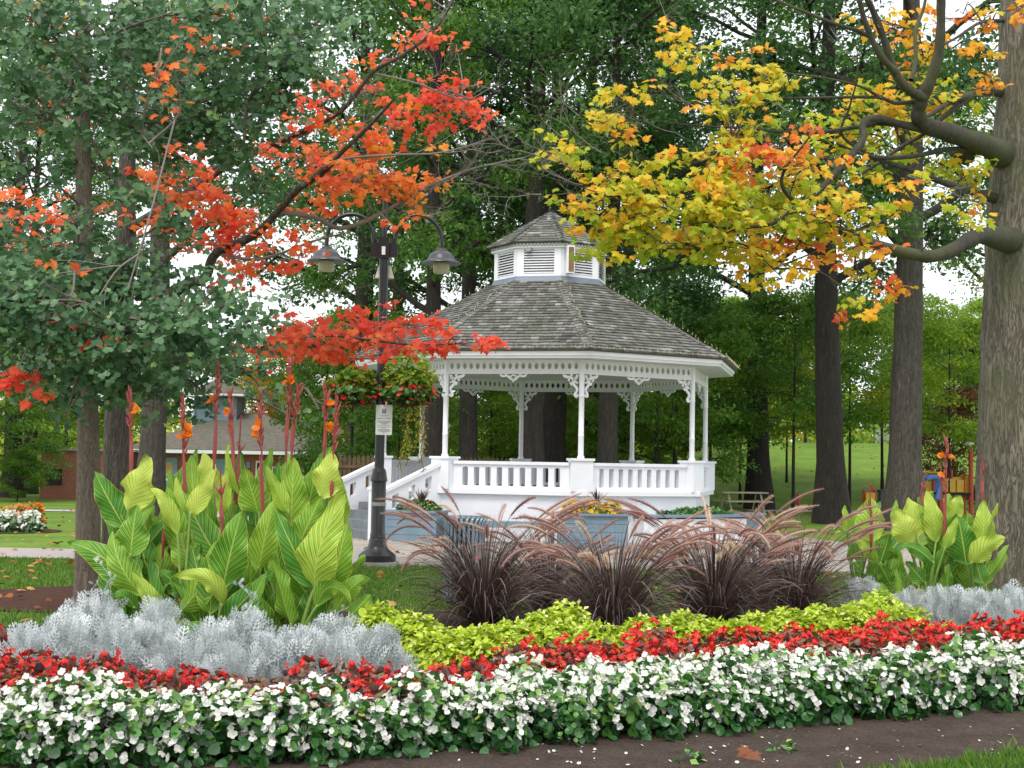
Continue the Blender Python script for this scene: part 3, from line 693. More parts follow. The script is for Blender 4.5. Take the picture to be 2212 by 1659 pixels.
# mum planter
pc = (1.62, 27.35); fr = flatframe(pc[0], pc[1], 4)
t = thing('planter_box', 'blue-grey planter box holding yellow flowers at the nearest gazebo corner', 'planter', (*pc, 0)); b = MB(); boards_box(b, fr, 1.30, .8, .64, 4); b.build('box', BLUEG, t)
t2 = thing('chrysanthemum', 'bright yellow chrysanthemums in a planter before the gazebo', 'flowers', (*pc, .64))
for dx, sd in ((-.36, 1), (.0, 2), (.36, 3)):
    mound('foliage', (pc[0]+dx, pc[1], .66), .24, .3, .20, 400, .05, L_BEG, t2, T_DIA, seed=4+sd)
    mound('blossom', (pc[0]+dx, pc[1], .66), .26, .32, .23, 260, .06, PET_Y, t2, T_ROSE, spread=.4, seed=7+sd)
spiky('spike_leaves', (pc[0]+.1, pc[1]+.1, .85), 22, .38, BLADE, t2, 3)
# bench between the planters
pc = (-.15, 28.15); fr = flatframe(pc[0], pc[1], -10)
t = thing('bench', 'low blue-grey plank bench against the white gazebo base', 'bench', (*pc, 0))
b = MB(); b.box(fr, (0, 0, .43), (2.3, .5, .05)); b.box(fr, (0, -.25, .39), (2.3, .03, .11)); b.build('seat', BLUEG, t)
for s in (-1, 1): b = MB(); b.box(fr, (s*1.0, .02, .2), (.08, .42, .4)); b.build('leg', BLUEG, t)
# raised bed on the right of the gazebo
A_ = np.array([2.75, 28.55]); B_ = np.array([5.12, 30.15]); C_ = np.array([5.75, 31.6]); D_ = np.array([4.95, 31.9]); E_ = np.array([2.5, 29.7])
t = thing('raised_bed', 'white walled raised planting bed with blue-grey coping right of the gazebo', 'raised bed', (4, 30, 0))
b = MB(); b.prism([A_, B_, (B_+D_)/2+[-.3, -.3], E_], 0, .52); b.build('wall', WHITEW, t)
b = MB(); b.prism([B_+[.003, .01], C_, D_, (B_+D_)/2+[-.3, -.3]], 0, .55); b.build('end_wall', BLUEG, t)
b = MB(); b.prism([A_+[-.05, -.06], B_+[.05, -.06], C_+[.07, 0], D_+[0, .05], E_+[-.05, .05]], .552, .60); b.build('coping', BLUEG, t)
t2 = thing('ground_cover', 'low mixed green plants filling the raised bed right of the gazebo', 'plants', (4, 30.3, .55))
mound('foliage', (3.9, 30.15, .57), 1.2, .4, .16, 1500, .07, L_BEG, t2, T_RND, seed=44, rz=.6)
# ------------------------------------------------------------------ street lamps
def basket(center, label, seed, scale=1.0, fl=PET_R):
    c = np.array(center); t = thing('hanging_basket', label, 'hanging basket', c, group='hanging flower baskets')
    b = MB(); b.lathe(c, [(.06*scale, -.26*scale), (.16*scale, -.22*scale), (.22*scale, -.1*scale), (.24*scale, 0), (.22*scale, .0)], 14); b.build('pot', BROWNPOT, t, smooth=True)
    mound('foliage', c, .36*scale, .36*scale, .34*scale, 1000, .075*scale, L_MID, t, T_RND, base=-.04, seed=seed)
    mound('foliage', c+[0, 0, .02], .44*scale, .44*scale, -.24*scale, 420, .07*scale, L_BEG, t, T_RND, base=0, seed=seed+1)
    o = mound('blossom', c, .44*scale, .44*scale, .22*scale, 60, .085*scale, fl, t, T_FLW5, base=-.02, seed=seed+2)
    o = mound('blossom', c, .48*scale, .48*scale, -.22*scale, 34, .085*scale, fl, t, T_FLW5, base=-.02, seed=seed+3)
    mound('blossom', c, .45*scale, .45*scale, .1*scale, 9, .07*scale, PET_P, t, T_FLW5, seed=seed+5)
    b = MB()
    for k in range(3): a = 2*pi*k/3; b.tube([c+[.22*scale*cos(a), .22*scale*sin(a), 0], c+[0, 0, .52*scale]], .005, 4)
    b.build('chain', BLACK, t)
    return t
def lamp(x, y, label, arms=True):
    t = thing('street_lamp', label, 'street lamp', (x, y, 0)); c = np.array([x, y, 0.])
    b = MB(); b.box(flatframe(x, y, 0), (0, 0, .03), (.62, .62, .09)); b.build('footing', CONC, t)
    b = MB(); b.lathe(c, [(.29, .075), (.29, .17), (.26, .20), (.17, .27), (.14, .34), (.13, .42), (.12, .43), (.12, .50), (.112, .51), (.112, 1.30), (.13, 1.31), (.13, 1.34), (.105, 1.48), (.075, 1.52), (.075, 1.54)], 20); b.build('base', BLACK, t, smooth=True)
    b = MB(); b.lathe(c, [(.1125, .93), (.115, .935), (.115, .98), (.1125, .985)], 20); b.build('reflective_band', CONC, t)
    b = MB(); b.lathe(c, [(.075, 1.54), (.072, 4.05), (.068, 4.9)], 16); b.build('pole', BLACK, t, smooth=True)
    b = MB(); b.lathe(c, [(.04, 4.9), (.04, 5.9)], 10); b.build('mast', BLACK, t, smooth=True)
    b = MB(); b.box(flatframe(x, y, 0), (0, 0, 4.95), (.16, .17, .34))
    b.box(flatframe(x, y, 0), (0, 0, 4.92), (.42, .06, .22)); b.build('arm_bracket', BLACK, t)
    b = MB(); b.box(flatframe(x, y, 0), (0, -.10, 4.90), (.055, .03, .13)); b.build('sensor', LEADP, t)
    for s in (-1, 1):
        pts = [(s*.17, 4.92), (s*.17, 5.08), (s*.20, 5.24), (s*.32, 5.42), (s*.52, 5.48), (s*.72, 5.42), (s*.86, 5.26), (s*.90, 5.08), (s*.90, 4.96)]
        p = smooth_path([(x+a, y, z) for a, z in pts], 5)
        b = MB(); b.tube(p, .033, 10); arm = b.build('arm', BLACK, t, smooth=True)
        cc = np.array([x+s*.90, y, 0]); b = MB(); b.lathe(cc, [(.045, 4.97), (.075, 4.955), (.08, 4.935), (.105, 4.93), (.11, 4.91), (.135, 4.905), (.175, 4.875), (.205, 4.835), (.222, 4.79), (.235, 4.775), (.30, 4.745), (.308, 4.725), (.29, 4.72), (.22, 4.745), (.13, 4.75)], 24); b.build('lamp_shade', GREYM, t, smooth=True)
        b = MB(); b.lathe(cc, [(.13, 4.73), (.128, 4.60), (.115, 4.575), (.0, 4.57)], 20, cap=False); b.build('globe', GLOBE, t, smooth=True)
        b = MB(); b.tube([(x, y, 3.22), (x+s*.5, y, 3.22)], .018, 8); b.tube([(x+s*.42, y, 3.22), (x+s*.42, y, 3.12)], .01, 6); b.build('basket_arm', BLACK, t)
    # horn speakers behind the pole
    for s in (-1, 1):
        b = MB(); b.lathe((x+s*.07, y+.16, 0), [(.085, 4.50), (.075, 4.53), (.04, 4.66), (.025, 4.70)], 16); b.build('horn_speaker', GLOBE, t, smooth=True)
    return t
lb = G(814.5, 1223); LX, LY = lb[0], lb[1]
lamp(LX, LY, 'black twin-arm street lamp standing on the plaza edge left of the gazebo')
basket((LX-.42, LY, 2.72), 'hanging basket of red flowers on the left arm of the near lamp', 21)
bk = basket((LX+.42, LY, 2.72), 'bushy hanging basket with trailing vines on the right arm of the near lamp', 31)
# trailing vines
tb = Tubes(); vp = []
for k in range(9):
    x0 = LX+.42+rng.uniform(-.2, .32); y0 = LY+rng.uniform(-.25, .2); L = rng.uniform(.5, 1.3); q = [(x0+.03*sin(j*.9+k), y0, 2.62-L*j/12) for j in range(13)]; tb.add(q, .006, 5); vp += [(x+rng.uniform(-.03, .03), y+rng.uniform(-.03, .03), z) for x, y, z in smooth_path(q, 3)]
tb.build('vine_stem', CSTEM, bk)
vp = np.array(vp); scatter(T_DIA[0], T_DIA[1], vp, rand_rot(len(vp), (0, -1, .5)), .055, R_.uniform(.4, 1, len(vp)), 'vine_leaves', L_LIGHT, bk)
mound('foliage', (LX+.42, LY, 2.85), .38, .36, .48, 900, .09, L_LIGHT, bk, T_DIA, seed=77)
# notice on the pole
sx = LX+.065; t = thing('notice_sign', 'white notice sign with small coloured crest on the black lamp pole', 'sign', (sx, LY-.09, 2.2))
b = MB(); hw, hh, rr = .127, .232, .02
pts = []
for cx, cz, a0 in ((hw-rr, -hh+rr, -90), (hw-rr, hh-rr, 0), (-hw+rr, hh-rr, 90), (-hw+rr, -hh+rr, 180)):
    for k in range(5): a = radians(a0+22.5*k); pts.append((cx+rr*cos(a), cz+rr*sin(a)))
n = len(pts); zc_ = 2.26
b.add([(sx+x, LY-.100, zc_+z) for x, z in pts]+[(sx+x, LY-.094, zc_+z) for x, z in pts], [tuple(range(n)), tuple(range(n, 2*n))[::-1]]+[(i, n+i, n+(i+1) % n, (i+1) % n) for i in range(n)]); b.build('board', LEADP, t)
def text(body, x, z, size, m, parent, name='lettering', align='CENTER'):
    cu = bpy.data.curves.new('t', 'FONT'); cu.body = body; cu.size = size; cu.align_x = align; cu.extrude = .0006
    to = bpy.data.objects.new('t', cu); COL.objects.link(to); bpy.context.view_layer.update()
    me = bpy.data.meshes.new_from_object(to.evaluated_get(bpy.context.evaluated_depsgraph_get())); bpy.data.objects.remove(to)
    me.materials.append(m); me.name = name
    V = np.zeros(len(me.vertices)*3); me.vertices.foreach_get('co', V); V = V.reshape(-1, 3)
    pl = np.array(parent.location); W = np.stack([V[:, 0]+x, -V[:, 2]+LY-.102, V[:, 1]+z], -1)-pl
    me.vertices.foreach_set('co', W.astype(np.float32).reshape(-1)); me.update()
    return link(name, me, parent)
text('NOTICE', sx, zc_+.055, .030, TXT, t)
b = MB(); fr = flatframe(sx, LY-.1015, 0)
b.box(fr, (0, 0, zc_+.140), (.062, .002, .062)); b.build('crest', NAVY, t)
b = MB(); b.box(fr, (0, -.0015, zc_+.148), (.034, .002, .036)); b.build('crest_figure', TANP, t)
b = MB()
def words(z, w, h=.006):
    x = -w/2
    while x < w/2:
        l = rng.uniform(.008, .026); b.box(fr, (min(x+l/2, w/2), 0, zc_+z), (l, .0015, h)); x += l+.005
for z, w, h in ((.098, .06, .005), (.022, .21, .009), (-.018, .20, .006), (-.032, .20, .006), (-.046, .12, .006), (-.062, .065, .009), (-.085, .20, .006), (-.110, .18, .006), (-.124, .08, .006), (-.148, .17, .006), (-.161, .17, .006), (-.174, .17, .006), (-.187, .09, .006)): words(z, w, h)
b.build('small_print', TXT, t)
b = MB()
for z in (.213, -.213): b.lathe((sx, LY-.099, zc_+z), [(.007, -.004), (.007, .004)], 8)
b.build('bolt', BLACK, t)
# far lamp
fx = XA(1458, 55); t = thing('street_lamp', 'distant black lamp post seen through the gazebo on its right side', 'street lamp', (fx, 55, 0))
b = MB(); b.lathe((fx, 55, 0), [(.25, 0), (.12, .4), (.09, 1.4), (.08, 5.2)], 10); b.build('pole', BLACK, t)
b = MB(); b.tube([(fx-.7, 55, 3.15), (fx+.7, 55, 3.15)], .03, 6); b.build('basket_arm', BLACK, t)
basket((fx-.48, 55, 2.55), 'far red flower basket hanging left of the distant lamp post', 51, 1.35)
basket((fx+.48, 55, 2.55), 'far red flower basket hanging right of the distant lamp post', 61, 1.35)
# ------------------------------------------------------------------ slatted bin
bb = G(1001, 1303); bx, by = bb[0], bb[1]
t = thing('trash_bin', 'blue-grey slatted steel litter bin behind the purple grass', 'litter bin', (bx, by, 0))
b = MB(); b.lathe((bx, by, 0), [(.20, .05), (.20, .90)], 20); b.build('liner', DARK, t)
for k in range(28):
    a = 2*pi*k/28; c, s = cos(a), sin(a); b = MB() if k == 0 else b
    fr = (np.array([bx+.235*c, by+.235*s, 0]), np.array([-s, c, 0]), np.array([c, s, 0]), Zv)
    b.box(fr, (0, 0, .48), (.030, .010, .86)); b.add([fr[0]+fr[1]*.015*q+fr[2]*d+Zv*z for d, z in ((.0, .91), (.03, .96), (.055, .985)) for q in (-1, 1)], [(0, 1, 3, 2), (2, 3, 5, 4)])
b.build('slats', BLUEG, t)
b = MB(); b.lathe((bx, by, 0), [(.235, .04), (.245, .04), (.245, .09), (.235, .09), (.235, .04)], 24, cap=False)
b.lathe((bx, by, 0), [(.285, .985), (.30, .985), (.30, 1.0), (.285, 1.0), (.285, .985)], 24, cap=False); b.build('rim', BLUEG, t)
# ------------------------------------------------------------------ tree generator
def limb_path(p0, d, L, n, droop, wander, rs):
    p = [np.array(p0)]; d = np.array(d)/np.linalg.norm(d)
    for i in range(n):
        d = d+rs.randn(3)*wander; d[2] += droop; d /= np.linalg.norm(d); p.append(p[-1]+d*L/n)
    return np.array(p)
def tree_geo(seed, H, r0, z0, W, nleaf, leaf, n_limb=18, sub=5, flat=.5, rise=.5, lean=0.0, fork=0, top=.95, clump=.8):
    rs = np.random.RandomState(seed); tb = Tubes(); tips = []
    k = np.linspace(0, 1, 12); tr = np.stack([lean*k**1.5*H*.2+.15*np.sin(k*5+seed)*r0*2, .1*np.cos(k*4+seed)*r0*2, k*H*top], -1)
    rad = r0*(1-.8*k)+0; rad[0] *= 1.35; tb.add(smooth_path(np.column_stack([tr, rad]), 3)[:, :3], smooth_path(np.column_stack([tr, rad]), 3)[:, 3], 14, .03)
    for i in range(n_limb):
        f = (i+.5)/n_limb; z = z0*.85+(H*.9-z0*.85)*f**.9; a = i*2.4+rs.uniform(-.4, .4)
        prof = np.sin(pi*min(1, .22+.75*f))**.7; L = W*prof*rs.uniform(.75, 1.15)
        kk = z/(H*top); p0 = [np.interp(kk, k, tr[:, 0]), np.interp(kk, k, tr[:, 1]), z]; r = r0*(1-.75*kk)*.42
        d = [cos(a), sin(a), rise+f*.5]; lp = limb_path(p0, d, L, 7, -.03, .09, rs)
        tb.add(lp, np.linspace(r, r*.25, 8), 7)
        for j in range(sub):
            q = int(rs.uniform(2, 7)); sd = (lp[q]-lp[q-1]); sd = sd/np.linalg.norm(sd)+rs.randn(3)*.65; sd[2] *= .5
            sp2 = limb_path(lp[q], sd, L*.38*rs.uniform(.6, 1.2), 4, -.04, .12, rs); tb.add(sp2, np.linspace(r*.35, r*.1, 5), 5); tips += [sp2[2], sp2[4]]
        tips += [lp[7], lp[5]]
    tips = np.array(tips); m = len(tips); per = max(1, nleaf//m)
    cs = clump*rs.uniform(.6, 1.3, m)
    c = np.repeat(tips, per, 0); s = np.repeat(cs, per)
    off = rs.randn(len(c), 3); off /= np.linalg.norm(off, axis=1)[:, None]; off *= (rs.rand(len(c))**.45)[:, None]
    off[:, 2] *= flat; rr = np.hypot(off[:, 0], off[:, 1]); off[:, 2] -= .35*rr*rr
    pos = c+off*s[:, None]
    rot = rand_rot(len(pos), (0, 0, 1), .75, .5, rs)
    rnd = np.clip(np.repeat(rs.uniform(.15, .85, m), per)*.5+.5*rs.rand(len(pos)), 0, 1)
    return tb, pos, rot, leaf*rs.uniform(.6, 1.25, len(pos)), rnd
def tree_proto(name, label, cat, loc, group, bark, lm, **kw):
    t = thing(name, label, cat, loc, 0, group)
    tb, pos, rot, sc, rnd = tree_geo(**kw)
    o = tb.build('trunk', bark, t, world=False)
    scatter(T_DIA[0], T_DIA[1], pos, rot, sc, rnd, 'crown', lm, t, world=False)
    return t
def dup(root, loc, rz, s=1.0, label=None, leafm=None, name=None, barkm=None):
    r = root.copy(); COL.objects.link(r); r.location = [float(v) for v in loc]; r.rotation_euler = (0, 0, rz); r.scale = (s, s, s) if isinstance(s, (int, float)) else s
    if name: r.name = name
    if label: r['label'] = label
    for ch in list(root.children):
        c = ch.copy(); COL.objects.link(c); c.parent = r
        m = leafm if ch.name.startswith('crown') else (barkm if ch.name.startswith('trunk') else None)
        if m is not None: c.material_slots[0].link = 'OBJECT'; c.material_slots[0].material = m
        for g in ch.children:
            d = g.copy(); COL.objects.link(d); d.parent = c
    return r
def at(px, Y): return (XA(px, Y), Y, float(terr(XA(px, Y), Y))-.05)
# ------------------------------------------------------------------ park trees
LEAFN = 20000
protoA = dict(seed=3, H=21, r0=.42, z0=7, W=6.5, nleaf=LEAFN, leaf=.20, clump=1.1)
protoB = dict(seed=8, H=19, r0=.36, z0=5.5, W=5.5, nleaf=LEAFN, leaf=.20, rise=.35, clump=.95)
protoC = dict(seed=15, H=23, r0=.48, z0=8.2, W=7, nleaf=LEAFN, leaf=.24, rise=.6, clump=1.1)
GRP = 'tall trees in the wood round the gazebo'
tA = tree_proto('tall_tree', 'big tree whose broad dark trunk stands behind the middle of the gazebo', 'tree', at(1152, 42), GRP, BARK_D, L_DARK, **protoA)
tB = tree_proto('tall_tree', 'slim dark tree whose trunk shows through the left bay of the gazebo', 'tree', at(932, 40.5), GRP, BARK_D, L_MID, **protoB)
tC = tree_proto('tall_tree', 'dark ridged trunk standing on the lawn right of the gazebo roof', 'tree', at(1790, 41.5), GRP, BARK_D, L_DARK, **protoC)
tC.scale = (.95, .95, .95); tB.scale = (.85, .85, 1)
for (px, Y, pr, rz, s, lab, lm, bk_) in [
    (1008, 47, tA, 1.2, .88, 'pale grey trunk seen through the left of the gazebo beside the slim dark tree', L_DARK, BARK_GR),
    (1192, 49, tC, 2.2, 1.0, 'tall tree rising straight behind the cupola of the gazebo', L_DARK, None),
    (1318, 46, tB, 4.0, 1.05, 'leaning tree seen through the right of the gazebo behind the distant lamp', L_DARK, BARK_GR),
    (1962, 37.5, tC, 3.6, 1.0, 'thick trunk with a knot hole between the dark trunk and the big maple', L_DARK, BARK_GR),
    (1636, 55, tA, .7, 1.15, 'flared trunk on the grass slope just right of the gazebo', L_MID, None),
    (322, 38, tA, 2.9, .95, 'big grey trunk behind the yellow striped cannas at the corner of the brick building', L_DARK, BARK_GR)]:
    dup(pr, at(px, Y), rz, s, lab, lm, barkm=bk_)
k = 0
rs = np.random.RandomState(5)
BACK = [(25, 66), (60, 72), (770, 54), (850, 66), (1070, 60), (1270, 58), (2210, 54), (-150, 60), (1350, 70)]
for px, Y in BACK:
    pr = (tA, tB, tC)[k % 3]; k += 1
    dup(pr, at(px, Y), rs.uniform(0, 6), rs.uniform(.85, 1.15), 'tall green tree standing back in the wood behind the gazebo', (L_DARK, L_MID, L_DARK)[k % 3])
# understory
sA = tree_proto('young_tree', 'light green young tree in the undergrowth behind the gazebo', 'tree', at(1060, 52), 'young trees and bushes behind the gazebo', BARK_D, L_LIGHT, seed=21, H=5.2, r0=.07, z0=.7, W=2.6, nleaf=12000, leaf=.15, n_limb=16, sub=4, flat=.35, rise=.3, clump=.7)
sB = tree_proto('young_tree', 'light green young tree in the undergrowth behind the gazebo', 'tree', at(1420, 49), 'young trees and bushes behind the gazebo', BARK_D, L_MID, seed=22, H=7.5, r0=.10, z0=1.5, W=3.3, nleaf=14000, leaf=.16, n_limb=18, sub=4, flat=.3, rise=.3, clump=.8)
sC = tree_proto('young_tree', 'spreading green young tree shading the grass slope on the right', 'tree', at(1715, 50), 'young trees and bushes behind the gazebo', BARK_D, L_MID, seed=29, H=8.5, r0=.07, z0=3.4, W=3.8, nleaf=17000, leaf=.17, n_limb=18, sub=5, flat=.25, rise=.22, clump=.9)
UND = [(860, 50, 0, .9, 1), (960, 56, 0, .9, 2), (1090, 60, 1, .9, 1), (1150, 54, 0, .7, 2), (1210, 56, 0, .9, 2), (1270, 60, 1, .8, 1), (1350, 52, 0, .8, 1), (1480, 60, 1, .9, 2), (1525, 52, 0, .9, 1),
       (1600, 60, 1, .95, 2), (1835, 60, 1, 1.0, 2), (1905, 66, 1, 1.1, 2), (1535, 68, 1, 1.1, 1), (1700, 70, 1, .9, 2), (2060, 66, 1, 1.0, 2), (2050, 50, 1, .9, 2), (2120, 54, 0, 1.0, 3), (2170, 62, 1, 1.1, 1),
       (760, 46, 0, 1.1, 1), (700, 60, 1, 1.0, 1), (800, 62, 1, 1.2, 2), (640, 78, 1, 1.2, 2), (560, 86, 1, 1.0, 2), (700, 74, 1, 1.4, 4), (40, 60, 0, .5, 1), (30, 66, 1, 1.2, 1), (-20, 60, 1, 1.0, 1), (140, 76, 1, 1.3, 2), (240, 84, 1, 1.4, 2), (20, 80, 1, 1.3, 2), (350, 88, 1, 1.3, 2),
       (1010, 72, 1, 1.4, 2), (1160, 76, 1, 1.4, 1), (1320, 78, 1, 1.4, 2), (1450, 84, 1, 1.4, 1), (890, 84, 1, 1.5, 1), (1740, 92, 1, 1.0, 2), (1560, 92, 1, 1.3, 2), (2140, 84, 1, 1.4, 2)]
for px, Y, ty, s, lm in UND:
    far = Y > 70
    lb_ = {4: 'orange and yellow autumn tree far behind the street lamp', 3: 'rusty red shrub on the slope left of the big maple trunk'}.get(lm, ('leafy green tree at the far back of the wood', 'green bush standing in the undergrowth of the park')[0 if far else 1])
    if px > 1500 and ty < 2 and Y < 80 and lm != 3: ty = 2
    o = dup((sA, sB, sC)[ty], at(px, Y), rs.uniform(0, 6), s*rs.uniform(.92, 1.08), lb_, (None, L_MID, L_LIGHT, L_RUST, L_ORNG)[lm])
# dense far wood that closes the view low down
tb = []
n = 42000; x = rs.uniform(-75, 75, n); y = rs.uniform(98, 130, n); hmax = 5.0+2.2*np.sin(x*.35)+2*np.sin(x*.13+1)+1.5*np.sin(x*.9+y*.2)
z = terr(x, y)+hmax*rs.rand(n)**.8
o = scatter(T_DIA[0], T_DIA[1], np.stack([x, y, z], -1), rand_rot(n, (0, -.6, 1), .7, .4, rs), .75*rs.uniform(.6, 1.3, n), np.clip(.45+.25*np.sin(x*.5+z*.8)+.25*rs.randn(n), 0, 1), 'foliage', L_LIGHT)
tag(o, 'far wood closing the view behind the park', 'wood', kind='stuff')
# ------------------------------------------------------------------ wooden fence behind the gazebo
fA = np.array([XA(725, 42), 42.0]); fB = np.array([XA(1120, 43.5), 43.5]); fd = (fB-fA); fl = np.linalg.norm(fd); fd = fd/fl
t = thing('wooden_fence', 'weathered brown picket fence running behind the gazebo steps', 'fence', (*fA, 0))
b = MB(); n = int(fl/.14)
for i in range(n):
    q = fA+fd*(i*.14); fr = (np.array([q[0], q[1], 0.]), np.array([fd[0], fd[1], 0]), np.array([-fd[1], fd[0], 0]), Zv)
    h = 1.72+rng.uniform(-.02, .02); b.box(fr, (0, 0, h/2), (.105, .02, h)); b.add([fr[0]+fr[1]*a_+Zv*zz for a_, zz in ((-.052, h), (.052, h), (0, h+.09))], [(0, 1, 2)])
b.build('pickets', FENCE, t)
fr = (np.array([*(fA+fB)/2, 0.]), np.array([fd[0], fd[1], 0]), np.array([-fd[1], fd[0], 0]), Zv)
b = MB(); b.box(fr, (0, -.04, 1.45), (fl, .04, .09)); b.box(fr, (0, -.04, .5), (fl, .04, .09)); b.build('rail', FENCE, t)
# ------------------------------------------------------------------ brick building on the left
gz0 = -.38
bd = thing('park_building', 'low brick park building with grey hipped roof behind the cannas', 'building', (-14, 66, gz0))
def quad_uv(name, quads, mt, parent, sc=1.0):
    V, UV, Fs = [], [], []
    for q in quads:
        q = np.array(q, float); e = q[1]-q[0]; L = np.linalg.norm(e); H = np.linalg.norm(q[3]-q[0]); bsx = len(V)
        V += list(q); e = e/L; up = (q[3]-q[0])-e*np.dot(q[3]-q[0], e); up /= np.linalg.norm(up)
        UV += [(np.dot(p-q[0], e)*sc, np.dot(p-q[0], up)*sc) for p in q]; Fs.append((bsx, bsx+1, bsx+2, bsx+3))
    return mesh_obj(name, V, [np.array(Fs)], mt, parent, uv=np.array(UV))
def wallbox(x0, x1, y0, y1, z0, z1):
    return [[(x0, y0, z0), (x1, y0, z0), (x1, y0, z1), (x0, y0, z1)], [(x1, y0, z0), (x1, y1, z0), (x1, y1, z1), (x1, y0, z1)], [(x1, y1, z0), (x0, y1, z0), (x0, y1, z1), (x1, y1, z1)], [(x0, y1, z0), (x0, y0, z0), (x0, y0, z1), (x0, y1, z1)]]
BY = 65.0; XL, XR = XA(300, BY), XA(690, BY)
quad_uv('wall', wallbox(XL, XR, BY, BY+9, gz0-.3, 2.0), BRICK, bd)
ez = 2.02; x0, x1, y0, y1 = XL-.7, XR+.5, BY-.6, BY+9.6; rz_ = 3.9; ra, rb2, ry = x0+4.2, x1-4.0, BY+4.5
def hip(name, x0, x1, y0, y1, ez, ra, rb2, rz_, parent):
    ym = (y0+y1)/2
    q = [[(x0, y0, ez), (x1, y0, ez), (rb2, ym, rz_), (ra, ym, rz_)], [(x1, y1, ez), (x0, y1, ez), (ra, ym, rz_), (rb2, ym, rz_)],
         [(x1, y0, ez), (x1, y1, ez), (rb2, ym+.01, rz_), (rb2, ym-.01, rz_)], [(x0, y1, ez), (x0, y0, ez), (ra, ym-.01, rz_), (ra, ym+.01, rz_)]]
    r = quad_uv(name, q, ROOFB, parent)
    b = MB(); b.box(flatframe((x0+x1)/2, (y0+y1)/2, 0), (0, 0, ez-.10), (x1-x0, y1-y0, .16)); b.build('eave_board', WHITE, r); return r
hip('roof', x0, x1, y0, y1, ez, ra, rb2, rz_, bd)
lx = XA(471, 69.5); b = MB(); b.box(flatframe(lx, 69.5, 0), (0, 0, 4.1), (2.1, 2.1, 1.3)); ln = b.build('roof_lantern', BLUEG, bd)
hip('lantern_roof', lx-1.45, lx+1.45, 68.05, 70.95, 4.83, lx-.05, lx+.05, 5.65, ln)
def panel(name, pxa, pxb, za, zb, m, parent, y=BY, t_=.05):
    a, c = XA(pxa, y), XA(pxb, y); b = MB(); b.box(flatframe((a+c)/2, y-t_/2, 0), (0, 0, (za+zb)/2), (c-a, t_, zb-za)); return b.build(name, m, parent)
dr = panel('door', 348, 384, gz0, 1.62, BLUEG, bd); panel('door_pane', 357, 373, .75, 1.4, plain('amber_glass', (.45, .28, .08), .3), dr, BY-.052, .02); panel('door_plate', 358, 372, .55, .63, WHITE, dr, BY-.052, .02)  # yellow door window, an even amber colour
panel('door', 432, 520, gz0, 1.6, BLUEG, bd)
for a, c, zb in ((553, 572, 1.55), (588, 618, 1.3), (655, 678, 1.5)):
    w_ = panel('window', a, c, .45, zb, WHITE, bd); panel('pane', a+2.5, c-2.5, .55, zb-.1, DARK, w_, BY-.052, .02)
panel('blue_box', 533, 541, 1.2, 1.5, BLUEG, bd); panel('notice_board', 386, 396, .6, 1.0, LEADP, bd)  # small blue box fixed to the wall, not a light fitting
wx0, wx1 = XA(88, 64), XL+.01
w2 = quad_uv('wing_wall', wallbox(wx0, wx1, 64, 70, gz0-.3, 1.86), BRICK, bd)
b = MB(); b.box(flatframe((wx0+wx1)/2, 67, 0), (0, 0, 1.91), (wx1-wx0+.2, 6.2, .10)); b.build('wing_roof', CONC, w2)
v_ = panel('vent', 102, 134, .28, 1.03, DARK, w2, 64); b = MB(); o_ = flatframe(XA(118, 64), 63.93, 0)
for i in range(9): b.box(o_, (0, 0, .34+i*.078), (.6, .02, .022))
b.build('vent_slat', GREYM, v_)
# white house on the hill
hx = XA(2010, 98); t = thing('white_house', 'white house on the hill showing through the leaves left of the maple trunk', 'house', (hx, 98, 3.2))
quad_uv('wall', wallbox(hx-2.4, hx+3.2, 98, 104, 2.6, 9.2), WHITE, t); hip('roof', hx-2.8, hx+3.6, 97.6, 104.4, 9.3, hx+.2, hx+.6, 11.2, t)
panel('window', 1990, 2005, 5.2, 6.6, DARK, t, 98); panel('window', 2032, 2047, 5.2, 6.6, DARK, t, 98)
# ------------------------------------------------------------------ playground, picnic table, bin, marker
PY = 50.0
def zz(px, py, Y): return P(px, py, Y)[2]
t = thing('play_structure', 'red and yellow playground frame with a blue slide hood', 'play structure', (XA(2045, PY), PY, 0))
for px, top, w in ((1988, 1062, 3), (2017, 1012, 5), (2034, 1030, 6), (2056, 1016, 5), (2083, 1025, 4), (2095, 965, 8), (1990, 1025, 3)):
    x = XA(px, PY); b = MB(); b.lathe((x, PY+rng.uniform(-.3, .5), 0), [(w*PY/3000/2*1.3, 0), (w*PY/3000/2*1.3, zz(px, top, PY)), (.01, zz(px, top, PY)+.05)], 8); b.build('post', RED, t)
for a, c, ta, tb_ in ((2040, 2066, 1034, 1063), (2064, 2086, 1036, 1063), (2086, 2098, 1031, 1068), (2002, 2017, 1038, 1062), (2036, 2092, 1030, 1040)):
    x0, x1 = XA(a, PY), XA(c, PY); b = MB(); b.box(flatframe((x0+x1)/2, PY+.1*(a % 3), 0), (0, 0, (zz(a, ta, PY)+zz(a, tb_, PY))/2), (x1-x0, .05, abs(zz(a, ta, PY)-zz(a, tb_, PY)))); b.build('panel', YEL, t)
b = MB(); 
pts = [P(px, py, PY-.4) for px, py in ((2003, 1036), (2008, 1032), (2022, 1031), (2029, 1036), (2031, 1048), (2028, 1064), (2024, 1078))]
b.tube(smooth_path(pts, 4), .10, 8); b.tube([p+[0, .5, 0] for p in smooth_path(pts, 4)], .10, 8); b.build('slide_hood', BLU, t, smooth=True)
x0, x1 = XA(2018, PY), XA(2094, PY); b = MB(); b.box(flatframe((x0+x1)/2, PY+.4, 0), (0, 0, zz(2040, 1066, PY)), (x1-x0, 1.2, .08)); b.build('deck', DARK, t)
b = MB(); b.tube([P(1985, 1020, PY), P(2034, 1021, PY)], .03, 6); b.build('rail', YEL, t)
